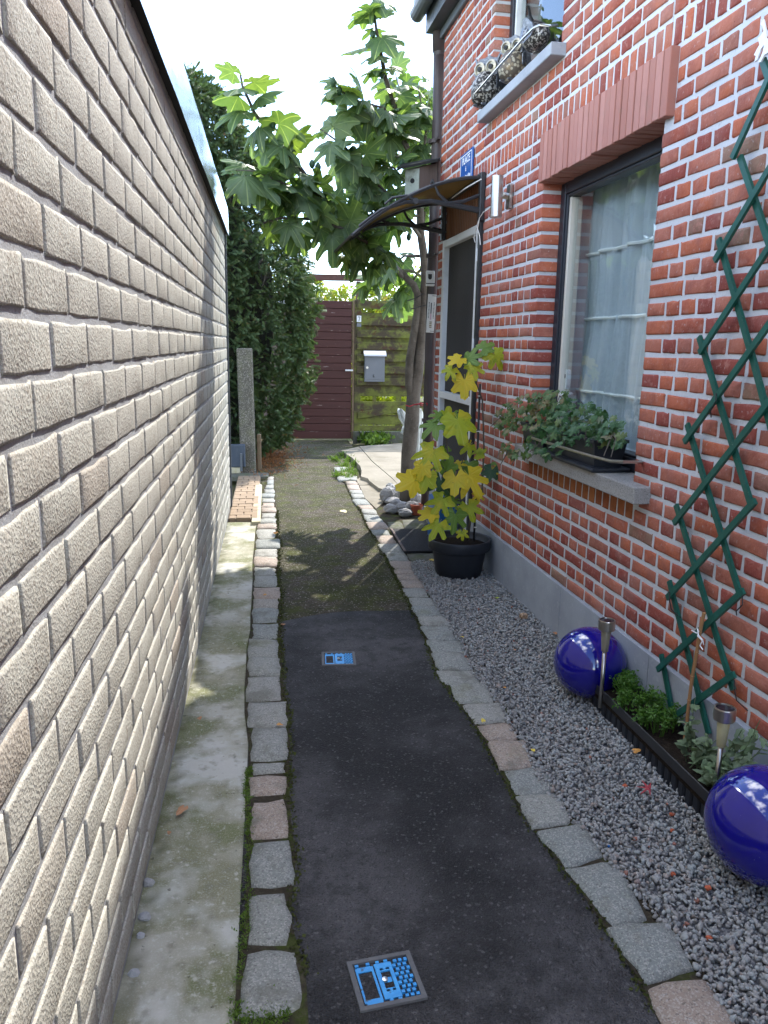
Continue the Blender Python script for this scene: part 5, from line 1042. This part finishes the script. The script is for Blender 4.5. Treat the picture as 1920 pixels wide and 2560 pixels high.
for i in range(21):
    s = TS1 - .016 - i * .038; hb(s - .030, s, -.0, TZ - .03, TX0 - .022, TX0 - .008, MB(), 0, .005).build('side_rib', M['pot_plastic'], ht)
hb(TS0 + .005, TS1 - .005, TZ - .05, TZ - .028, TX1 + .005, TX0 - .005, MB()).build('soil', M['soil'], ht)
def solar(label, s, o_, ztop, zbot, dm):
    t = thing('solar_lamp', label, 'garden lamp', HW(s, zbot, o_), HA, 'solar lamps on stakes'); r = .0275; c = HW(s, ztop, o_)
    MB().lathe([(r * .62, -.036), (r * .98, -.034), (r, -.031), (r, -.002), (r * .97, 0), (r * .86, 0), (r * .85, -.003)], c, 26).build('cap', M['steel'], t)
    MB().lathe([(0, -.0025), (r * .85, -.0025), (r * .85, -.006)], c, 20).build('solar_cell', M['solar'], t)
    MB().lathe([(.0105, -.110), (.0115, -.108), (.0165, -.036), (.015, -.034)], c, 20).build('diffuser', M[dm], t, True)
    MB().tube([c + Vector((0, 0, -.110)), HW(s, zbot, o_)], .0068, 10).build('stake', M['steel'], t, True)
q_ = G(1503, 1733, .112); s_, o1_ = q_.dot(HD), OFF - q_.dot(HN); z_ = (EYE + ray(1498, 1549) * ((q_ - EYE).dot(_f0) / ray(1498, 1549).dot(_f0))).z; solar('steel solar lamp with a smoked shade in front of the far blue ball', s_, o1_, z_, .06, 'smoke_diff')
s_, z_ = WS(1813, 1772, .12); solar('steel solar lamp with a cream shade among the sage beside the near blue ball', s_ - .0, .12, z_ + .004, .05, 'amber')
# parsley: many tiny leaflets on stems, clump by clump
pr_u = [(0, 0, 0), (.5, .35, .15), (0, 1, .1), (-.5, .35, .15), (.4, .2, .1), (1.0, .6, -.05), (.45, .8, .2), (.1, .5, .1), (-.4, .2, .1), (-1.0, .55, -.05), (-.5, .8, .2), (-.1, .5, .1)]
def herb(label, spots, n, m):
    s0 = spots[0]; t = thing('parsley', label, 'herb', HW(s0[0], TZ - .03, s0[1]), HA, 'parsley clumps in the trough'); stems = MB(); tips = []
    for (s, o_, r, h) in spots:
        for i in range(16):
            a = random.random() * 6.283; q = random.random(); b0 = HW(s + .015 * math.cos(a), TZ - .03, o_ + .015 * math.sin(a)); tp_ = HW(s + r * q * math.cos(a), TZ - .02 + .82 * h * random.uniform(.5, 1), o_ + r * q * math.sin(a) * .8); stems.tube([b0, b0.lerp(tp_, .5) + Vector((0, 0, .015)), tp_], .0011, 3); tips.append(tp_)
    stems.build('stem', M['parsley'], t)
    fp = lambda: ((random.choice(tips) + rv(.016)), Vector((random.uniform(-.5, .5), random.uniform(-.5, .5), 1)))
    foliage('leaves', t, M['parsley'], n, fp, pr_u, lff, .0045, .0095, .5, stuff=True)
herb('curly parsley clump nearest the far blue ball', [(2.29, .085, .05, .085), (2.34, .05, .04, .07)], 620, 0)
herb('curly parsley clump in the middle of the trough by the bamboo cane', [(2.18, .075, .055, .09), (2.22, .12, .045, .06), (2.15, .05, .04, .09)], 760, 0)
herb('curly parsley clump next to the grey green sage', [(2.05, .095, .045, .08), (2.07, .05, .045, .075), (2.10, .12, .04, .05)], 700, 0)
sgl = [leaf_mesh('leaf', M['sage'], [(0, 1.0, 38)], .36, N_=13, span=150, curl=.25, droop=.25, fold=.05, seed=70 + i) for i in range(4)]
sg = thing('sage_plant', 'grey green sage with oval leaves in the trough beside the cream solar lamp', 'herb', HW(1.85, TZ - .03, .08), HA)
stm = MB()
for tx, ty, oo in ((1738, 1745, .10), (1720, 1805, .11), (1745, 1850, .12), (1735, 1890, .13), (1770, 1835, .06), (1790, 1850, .05), (1760, 1910, .14), (1782, 1925, .15), (1855, 1825, .08), (1900, 1800, .07), (1890, 1835, .08), (1840, 1860, .07), (1860, 1890, .10), (1900, 1880, .10), (1830, 1905, .11), (1770, 1955, .13), (1880, 1900, .05), (1915, 1860, .05), (1808, 1890, .06), (1720, 1840, .1)):
    tp_ = WP(tx, ty, oo); s_ = tp_.dot(HD); b0 = HW(1.86 + (s_ - 1.86) * .5 + random.uniform(-.03, .03), TZ - .03, .08 + random.uniform(-.02, .03)); P = [b0, b0.lerp(tp_, .5) + rv(.008), tp_]; stm.tube(P, [.0020, .0016, .001], 4)
    for i in range(random.choice((6, 7, 8))):
        p, d = along(P, .35 + .65 * i / 7 if i < 7 else .99); a = random.random() * 6.283; ax = Vector((math.cos(a), math.sin(a), random.uniform(-.2, .6))) + d * .3; inst('leaf', random.choice(sgl), sg, frame(p, ax, Vector((0, 0, 1)) + rv(.5) - FW * .3, random.uniform(.020, .042)))
stm.build('stem', M['sage'], sg)

# ------------------------------------------------------------------ pot with fig sapling
pc = G(1150, 1452, .012) + FW.cross(Vector((0, 0, 1))) * 0 + Vector((.02, .125, 0)); pc.z = .012
pot = thing('plant_pot', 'big round anthracite plastic pot standing on the gravel', 'pot', pc)
MB().lathe([(.118, 0), (.124, .004), (.146, .135), (.150, .148), (.166, .150), (.170, .154), (.174, .203), (.172, .208), (.164, .208), (.160, .200), (.150, .17)], pc, 44).build('body', M['pot_plastic'], pot, True)
MB().lathe([(.156, .172), (.08, .178), (0, .182)], pc, 20).build('soil', M['soil'], pot)
sap = thing('fig_sapling', 'young fig plant with yellowing lobed leaves growing in the big pot', 'plant', pc + Vector((0, 0, .18)))
SY = pc.y
lv = {k: [leaf_mesh('leaf', M[k], FL[i], (.46, .52, .44, .58)[i], pet=.35, seed=20 + i, droop=(.25, .12, .35, .2)[i], curl=(.1, .25, .05, .2)[i], pw=3.2) for i in range(4)] for k in ('leaf_y', 'leaf_yg', 'leaf_g', 'leaf_dg')}
T_ = lambda x, y, d=0.: YP(x, y, SY + d)
MB().tube([T_(1165, 1350), T_(1150, 1300, -.02), T_(1128, 1210, -.03), T_(1118, 1120, -.02), T_(1112, 1050)], [.007, .006, .005, .004, .003], 7).build('stem', M['bark'], sap, True)
MB().tube([T_(1170, 1350), T_(1178, 1280), T_(1205, 1230), T_(1210, 1120), T_(1206, 1000), T_(1180, 930), T_(1165, 905)], [.006, .006, .005, .005, .004, .003, .002], 7).build('stem', M['bark'], sap, True)
MB().tube([T_(1128, 1210, -.03), T_(1145, 1180), T_(1165, 1130), T_(1180, 1080), T_(1200, 1075)], .003, 6).build('stem', M['bark'], sap, True)
MB().tube([T_(1125, 1190, -.03), T_(1100, 1160, -.05), T_(1060, 1150, -.06)], .003, 6).build('stem', M['bark'], sap, True)
# leaf: px, py of its middle, radius px, image angle of its tip (0 up, 90 right), colour, depth, how far it is turned away
SAPL = [(1150, 1068, 66, 165, 'leaf_yg', -.10, .25), (1078, 1068, 52, 235, 'leaf_g', -.06, .6), (1092, 1038, 30, 280, 'leaf_g', .0, .6), (1118, 1036, 30, 10, 'leaf_yg', .0, .5), (1140, 1036, 30, 75, 'leaf_g', .02, .6), (1072, 1142, 62, 215, 'leaf_yg', -.12, .2),
    (1054, 1178, 40, 195, 'leaf_y', -.14, .4), (1022, 1208, 56, 245, 'leaf_y', -.15, .55), (1060, 1205, 46, 200, 'leaf_yg', -.15, .2), (1100, 1218, 50, 190, 'leaf_dg', -.08, .2), (1120, 1163, 36, 15, 'leaf_g', -.06, .4), (1095, 1170, 24, 280, 'leaf_g', -.05, .4),
    (1138, 1208, 50, 185, 'leaf_y', -.14, .2), (1182, 1206, 62, 150, 'leaf_y', -.14, .15), (1168, 1118, 34, 230, 'leaf_yg', -.02, .5), (1172, 1165, 40, 60, 'leaf_g', .02, .4), (1150, 1160, 26, 90, 'leaf_y', .0, .4), (1196, 1243, 24, 180, 'leaf_y', -.05, .3), (1098, 1262, 50, 215, 'leaf_yg', -.14, .2),
    (1068, 1286, 40, 240, 'leaf_y', -.14, .5), (1090, 1322, 48, 210, 'leaf_yg', -.18, .3), (1176, 1278, 46, 160, 'leaf_yg', -.12, .25), (1136, 1302, 50, 185, 'leaf_g', -.16, .15), (1156, 1338, 24, 175, 'leaf_yg', -.16, .2), (1138, 1255, 24, 90, 'leaf_g', -.08, .4), (1120, 1240, 22, 320, 'leaf_g', -.06, .4),
    (1244, 898, 44, 150, 'leaf_yg', -.05, .15), (1216, 866, 34, 60, 'leaf_g', -.02, .7), (1182, 892, 42, 70, 'leaf_g', -.02, .45), (1186, 926, 36, 170, 'leaf_yg', -.05, .2), (1161, 966, 48, 180, 'leaf_y', -.06, .1), (1140, 900, 34, 240, 'leaf_y', -.03, .6), (1124, 930, 32, 215, 'leaf_yg', -.03, .5),
    (1226, 1185, 34, 200, 'leaf_dg', -.04, .3), (1252, 1160, 34, 70, 'leaf_g', -.02, .5), (1240, 1175, 20, 150, 'leaf_y', -.03, .4), (1200, 1130, 26, 60, 'leaf_yg', .0, .5), (1110, 1130, 24, 200, 'leaf_g', .02, .5)]
for px, py, r_, an, kd, dz, tl_ in SAPL:
    a = R(an); sz = r_ * 1.03 * (SY + dz) / F; ax = RT * math.sin(a) + UP * math.cos(a) + FW * random.uniform(-.35, .1) * (1 + tl_)
    nr = -FW + Vector((0, 0, 1)) * (.3 + tl_) + rv(.18 + tl_ * .4); mw = frame(T_(px, py, dz), ax, nr, sz); mw.translation = T_(px, py, dz) - (mw.to_3x3() @ Vector((0, .32, 0))); inst('leaf', random.choice(lv[kd]), sap, mw)
ck = thing('plant_cane', 'tall black cane supporting the fig sapling in the pot', 'cane', pc + Vector((.07, .02, .18)))
b = MB(); b.tube([T_(1184, 1365, .06), T_(1190, 1240, .06), T_(1194, 1120, .06), T_(1200, 960, .06)], .0062, 8); b.build('cane', M['dark_plastic'], ck, True)
for yy in (990, 1078, 1318): p = T_(1192 + (1200 - yy) * .03, yy, .055); MB().lathe([(.008, -.002), (.009, 0), (.008, .002)], p, 10).build('clip', M['white_paint'], ck)

# mat, rocks, sheet, blue crate
mt_ = thing('rubber_mat', 'black rubber door mat with a pale worn edge', 'mat', G(1070, 1350))
P = [G(560 + x / 2.592, 1080 + y / 2.592, .026) for x, y in ((1078, 630), (1166, 775), (1440, 770), (1400, 632))]
MB().prism([Vector((p.x, p.y, .0165)) for p in P], (0, 0, .012)).build('mat', M['rubber'], mt_)
e0, e1 = P[0], P[1]; dd = Vector((.014, 0, 0)); MB().prism([Vector((*e0.xy, .0287)), Vector((*e1.xy, .0287)), Vector((*(e1 + dd).xy, .0287)), Vector((*(e0 + dd).xy, .0287))], (0, 0, .003)).build('worn_edge', M['wood_old'], mt_)
def rock(px, py, w, h, label, z=0., m='rock', y=None, grp='pale rocks at the foot of the fig tree', nm_='rock'):
    c = G(px, py, z); r_ = random.Random(int(px * 7 + py)); b = MB(); n = 9; V = []
    for q, zz in ((.55, -.5), (.95, -.25), (1.0, .1), (.75, .38), (.3, .52)):
        for k in range(n): a = 2 * math.pi * k / n; j = r_.uniform(.78, 1.15); V.append(c + RT * (w * .5 * q * j * math.cos(a)) + _f0 * (w * .42 * q * j * math.sin(a)) + Vector((0, 0, h * .5 + h * zz * r_.uniform(.85, 1.1))))
    f = [[i * n + k, i * n + (k + 1) % n, (i + 1) * n + (k + 1) % n, (i + 1) * n + k] for i in range(4) for k in range(n)] + [list(range(4 * n, 5 * n)), list(range(n))[::-1]]
    return tag(b.add(V, f).build(nm_, M[m]), label, 'rock', grp)
for px, py, w, h, lab in ((968, 1258, .12, .12, 'grey block of stone at the left end of the rock pile'), (982, 1262, .13, .06, 'low rounded rock at the left of the rock pile'), (978, 1282, .13, .07, 'long whitish rock lying at the front of the pile'), (990, 1281, .10, .10, 'pointed white rock at the front of the pile'),
        (1004, 1283, .11, .09, 'oval grey rock in front of the fig trunk'), (1028, 1286, .12, .10, 'rounded pale rock below the fig trunk'), (972, 1250, .13, .11, 'large tilted grey rock behind the rock pile'), (1000, 1248, .13, .12, 'dark grey rock against the left of the trunk'), (985, 1255, .07, .09, 'small pale rock wedged behind the pointed one'),
        (1012, 1292, .11, .06, 'flat rock under the oval one'), (1040, 1270, .10, .12, 'white stone right of the trunk by the downpipe'), (975, 1238, .09, .10, 'squared dark stone at the back of the pile'), (1050, 1284, .09, .08, 'pale stone next to the downpipe foot')):
    rock(px, py, w, h, lab, .01)
tp_ = thing('terracotta_pot', 'small broken terracotta pot between trunk and downpipe', 'pot', G(1040, 1285)); MB().lathe([(.035, 0), (.045, .06), (.05, .062), (.05, .078), (.043, .078), (.038, .03)], G(1040, 1286, .015), 16).build('body', M['terracotta'], tp_)
ws = thing('white_sheet', 'white plastic sheet bundled upright behind the fig trunk', 'sheet', YP(1045, 1230, 6.15))
def fold(pl, y, th, name):
    b = MB(); n = len(pl); k = 7
    for i, (x0, x1, py) in enumerate(pl):
        A, B_ = YP(x0, py, y), YP(x1, py, y)
        for j in range(k): p = A.lerp(B_, j / (k - 1)); b.v.append(p + Vector((0, -.02 * math.sin(j * 2.1 + i * .4), 0)))
    for i in range(n - 1):
        for j in range(k - 1): b.f.append([i * k + j, i * k + j + 1, (i + 1) * k + j + 1, (i + 1) * k + j]); b.m.append(0)
    o = b.build(name, M['sheet'], ws, True); s = o.modifiers.new('thick', 'SOLIDIFY'); s.thickness = th
fold([(1046, 1054, 1022), (1036, 1057, 1032), (1033, 1058, 1060), (1032, 1057, 1100), (1031, 1055, 1140), (1030, 1054, 1180), (1032, 1050, 1215), (1030, 1050, 1238)], 6.12, .02, 'fold')
fold([(998, 1004, 1022), (993, 1012, 1030), (996, 1020, 1046), (1006, 1026, 1062), (1014, 1030, 1076)], 6.16, .015, 'fold')
fold([(1010, 1022, 1064), (1003, 1020, 1076), (1001, 1024, 1082), (1010, 1026, 1088)], 6.18, .012, 'fold')
bcx = thing('blue_crate', 'blue plastic crate with a white edge behind the potted fig', 'crate', HW(4.75, 0, .12), HA)
b = MB(); hb(4.62, 4.92, .02, .30, .04, .16, b, 0, .006); b.build('box', M['blue_plastic'], bcx); b = MB(); hb(4.60, 4.62, .02, .10, .03, .17, b, 0, .003); b.build('white_edge', M['white_paint'], bcx)

# ------------------------------------------------------------------ water meter covers
def cover(label, quad, nr_, gap):
    c = sum(quad, Vector()) / 4; c.z = 0; ux = ((quad[1] - quad[0]) + (quad[2] - quad[3])) / 2; uy = ((quad[0] - quad[3]) + (quad[1] - quad[2])) / 2; wx, wy = ux.length, uy.length; ux.normalize(); uy = (uy - ux * uy.dot(ux)).normalized()
    t = thing('meter_cover', label, 'cover', c); P = lambda u, v, z: c + ux * (u * wx) + uy * (v * wy) + Vector((0, 0, z))
    bx = lambda mb, u0, u1, v0, v1, z0, z1, bev=.0008: mb.box((u0, v0, z0), (u1, v1, z1), 0, P, 0)
    b = MB(); e = .075; Z = .0135
    for a in ((-.5, .5, -.5, -.5 + e), (-.5, .5, .5 - e, .5), (-.5, -.5 + e, -.5 + e, .5 - e), (.5 - e, .5, -.5 + e, .5 - e)): bx(b, *a, -.01, Z)
    b.build('frame', M['cover_frame'], t); bx(MB(), -.42, .42, -.42, .42, -.01, .0030).build('recess', M['dirt'], t)
    lid = MB(); bx(lid, -.40, -.37, -.36, .34, .0, .010); bx(lid, -.37, -.16, .25, .35, .0, .010); bx(lid, -.37, -.16, -.40, -.30, .0, .010); bx(lid, -.16, -.125, -.36, .34, .0, .010); bx(lid, -.34, -.19, -.27, .20, .0, .0068)
    bx(lid, -.105, -.04, -.36, .36, .0, .011); bx(lid, .105, .16, -.36, .36, .0, .011); bx(lid, -.04, .105, .25, .36, .0, .011); bx(lid, -.04, .105, -.36, -.22, .0, .011); bx(lid, -.03, .095, -.03, .07, .0, .0085)
    for sgn_ in (1, -1):                        # rounded ends of the grip slot
        for k in range(5):
            a0 = math.pi / 2 * k / 5; w_ = .0725 * (1 - math.cos(a0)); y0 = (.25 if sgn_ > 0 else -.22) - sgn_ * .0725 * (1 - math.sin(a0 + .16)); y1 = .25 if sgn_ > 0 else -.22
            bx(lid, -.04, -.04 + max(.004, .0725 - .0725 * math.cos(math.pi / 2 - a0)), min(y0, y1), max(y0, y1), 0, .0109); bx(lid, .105 - max(.004, .0725 - .0725 * math.cos(math.pi / 2 - a0)), .105, min(y0, y1), max(y0, y1), 0, .0109)
    lo = bx(MB(), .16, .40, -.36, .36, .0, .0065); lo.build('studded_plate', M['cover_blue'], t); lid.build('lid', M['cover_blue'], t)
    for i in range(3):
        for j in range(9):
            u = .165 + i * .082 + (.0 if j % 2 else .035); v = -.40 + j * .09
            if u + .05 > .415: continue
            bx(MB(), u, u + .052, v, v + .055, .0, .0125).build('stud', M['cover_blue'], t)
    for u in (-.39, -.22, -.07, .06): bx(MB(), u, u + .055, .37, .415, 0, .0115).build('stud', M['cover_blue'], t); bx(MB(), u + .03, u + .085, -.415, -.37, 0, .0115).build('stud', M['cover_blue'], t)
    MB().lathe([(.006, .0), (.006, .0125), (0, .0135)], P(-.01, .02, 0), 10).build('bolt', M['steel'], t)
cover('bright blue water meter cover in the asphalt at the front', [G(x, y, .012) for x, y in ((871.7, 2405), (1025, 2376), (1067, 2494.7), (894.8, 2530.8))], 0, 0)
cover('small blue water meter cover farther up the dark asphalt', [G(x, y, .012) for x, y in ((804.5, 1630.8), (887, 1628.7), (890, 1662.4), (804, 1663.3))], 0, 0)

# ------------------------------------------------------------------ fallen leaves and odd bits
maple = [(0, 1.0, 11), (-50, .85, 11), (50, .85, 11), (-105, .6, 12), (105, .6, 12)]
simple = [(0, 1.0, 34)]
def fallen(px, py, rpx, m, label, lob=simple, z=.012, on=None):
    if 1080 <= px: z = max(z, .027)
    if px in (699, 690, 662): z = .022
    p = G(px, py, z); d = (p - EYE).length; me = leaf_mesh('leaf', M[m], lob, .22 if lob is maple else .45, N_=15, span=160, curl=.1, droop=.1, fold=.12, seed=int(px)); sz = rpx * d / F
    a = random.random() * 6.28; mw = frame(p + Vector((0, 0, .30 * sz)), Vector((math.cos(a), math.sin(a), random.uniform(-.1, .3))), Vector((0, 0, 1)) - FW * .45 + rv(.2), sz); mw.translation = mw.translation - mw.to_3x3() @ Vector((0, .3, 0))
    mw.translation.z = max(mw.translation.z, z + .22 * sz)
    o = place(link(bpy.data.objects.new('fallen_leaf', me)), None, mw); tag(o, label, 'leaf', 'fallen autumn leaves'); return o
for a in ((453, 2032, 26, 'brown_leaf', 'large curled brown leaf on the concrete strip'), (422, 2083, 9, 'brown_leaf', 'tiny tan leaf scrap against the pale wall foot'), (500, 1797, 10, 'brown_leaf', 'small tan leaf high on the concrete strip'),
          (699, 1814, 14, 'orange_leaf', 'orange leaf caught on a left kerb cobble beside the asphalt'), (709, 1563, 12, 'brown_leaf', 'peach leaf where the smooth asphalt begins'), (690, 1334, 10, 'orange_leaf', 'reddish leaf on the left kerb near the brick path'),
          (662, 1488, 7, 'terracotta_chip' if 0 else 'orange_leaf', 'rusty scrap on a left kerb cobble'), (858, 1281, 14, 'cream_leaf', 'cream leaf on the old asphalt'), (1207, 1803, 12, 'yellow_leaf', 'bright yellow crumpled leaf on the right kerb'),
          (1333, 1878, 11, 'yellow_leaf', 'yellow leaf at the gravel edge next to the right kerb'), (1243, 1496, 9, 'lime_leaf', 'lime green leaf on the gravel'), (1303, 1494, 11, 'yellow_leaf', 'golden leaf on the gravel close to the plinth'), (1080, 1402, 11, 'yellow_leaf', 'yellow leaf left of the big pot'),
          (1156, 1594, 9, 'yellow_leaf', 'narrow yellow leaf on the gravel beside the right kerb'), (1262, 1720, 8, 'orange_leaf', 'dull orange leaf in the middle of the gravel'), (1592, 1880, 15, 'orange_leaf', 'orange leaf in front of the herb trough'), (1287, 1626, 9, 'brown_leaf', 'brown leaf fragment on the gravel'),
          (1318, 1508, 9, 'brown_leaf', 'rust coloured leaf at the foot of the plinth'), (1390, 1585, 12, 'brown_leaf', 'curled brown leaf beside the far blue ball')): fallen(*a)
fallen(1610, 1977, 30, 'red_leaf', 'crimson star shaped leaf on the gravel', maple, .030)
for px, py, w, m, lab in ((1562, 1969, .015, 'terracotta', 'red brick chip left of the crimson leaf'), (1678, 2040, .013, 'terracotta', 'red brick chip below the crimson leaf'), (1680, 2080, .012, 'terracotta', 'thin brick chip towards the near blue ball'), (1682, 2190, .014, 'terracotta', 'brick chip in the open gravel'), (1770, 2225, .016, 'terracotta', 'brick chip beside a white pebble'), (1772, 2350, .014, 'terracotta', 'brick chip nearest the camera'),
        (1308, 1548, .04, 'snail', 'brown striped snail shell on the gravel'), (1522, 2118, .008, 'blue_plastic', 'tiny blue plastic scrap on the gravel')):
    rock(px, py, w, w * .75, lab, .018, m, None, 'odd chips on the gravel', 'chip' if w < .03 else 'snail_shell')
# rubble along the foot of the pale wall, weeds, needle litter
for px, py, w, lb in ((372, 2215, .03, 'largest crumb of mortar at the pale wall foot, farthest from the camera'), (362, 2300, .028, 'flat crumb of mortar at the pale wall foot, next after the largest'), (352, 2345, .02, 'smallest crumb of mortar at the foot of the pale wall'), (335, 2440, .024, 'crumb of mortar at the pale wall foot nearest the camera')): rock(px, py, w, w * .6, lb, .0, 'pale_mortar', None, 'mortar crumbs along the pale wall', 'mortar_crumb')
bl = [(-.06, 0, 0), (.06, 0, 0), (.035, .55, .06), (0, 1, -.05)]
def weeds(name, label, n, fpos, smin, smax, m='weed', unit=bl, uf=[[0, 1, 2, 3]], al=.7):
    v, f = clumps(n, fpos, unit, uf, smin, smax, al); return tag(link(bpy.data.objects.new(name, mesh_np(name, v, f, [M[m]]))), label, kind='stuff')
def wpos(L_, sp):
    def fp():
        i = random.randrange(len(L_)); p = G(*L_[i], .01); return p + Vector((random.gauss(0, sp), random.gauss(0, sp * 1.6), 0)), Vector((random.uniform(-.5, .5), random.uniform(-.5, .5), 1))
    return fp
weeds('grass_tuft', 'bright green grass growing between kerb and concrete slab', 900, wpos([(868, 1180), (862, 1165), (873, 1150), (880, 1185), (845, 1190), (858, 1140), (890, 1163), (838, 1150), (870, 1195)], .025), .03, .085)
weeds('weeds', 'low weeds under the mossy fence', 700, wpos([(920, 1098), (950, 1100), (975, 1094), (995, 1090), (935, 1105), (1005, 1080), (960, 1085)], .04), .04, .13, unit=lf4, uf=lff)
mo = [(-.5, 0, 0), (.5, 0, 0), (.5, .9, .2), (-.5, .9, .2)]
edge_l = [(b.x + .008, b.y) for a, b in kl if b.y < 6]; edge_r = [(a.x - .008, a.y) for a, b in kr if a.y < 6]; edge_w = [(a.x - .006, a.y) for a, b in kl if a.y < 2.3]
def epos(E_, sp):
    def fp():
        i = random.randrange(len(E_) - 1); t = random.random(); x = E_[i][0] * (1 - t) + E_[i + 1][0] * t; y = E_[i][1] * (1 - t) + E_[i + 1][1] * t
        return Vector((x + random.gauss(0, sp), y, .009)), Vector((random.uniform(-.6, .6), random.uniform(-.6, .6), 1))
    return fp
M['moss'] = mat('edge_moss', (.040, .052, .010), 1, [('r', 0, 1, (.075, .085, .016), .9), ('r', .8, .85, (.03, .022, .012), .9)])
weeds('moss', 'moss and dirt along the inner edge of the left kerb', 5200, epos(edge_l, .010), .003, .008, 'moss', mo, al=.4)
weeds('moss', 'moss and dirt along the inner edge of the right kerb', 4200, epos(edge_r, .008), .003, .008, 'moss', mo, al=.4)
weeds('weeds', 'tiny green weeds between the concrete strip and the nearest cobbles', 700, epos(edge_w, .006), .004, .010, unit=lf4, uf=lff)
weeds('weeds', 'tiny green weeds below the nearest left cobble', 420, wpos([(610, 2548), (640, 2546), (670, 2544), (600, 2530), (700, 2540)], .012), .004, .011, unit=lf4, uf=lff)
def lpos():
    p = G(random.gauss(668, 38), random.gauss(1138, 22), .0); return p + Vector((0, 0, abs(random.gauss(0, .02)))), Vector((random.uniform(-1, 1), random.uniform(-1, 1), .3))
weeds('needle_litter', 'rusty dead needles fallen under the evergreen hedge', 3600, lpos, .02, .055, 'litter')
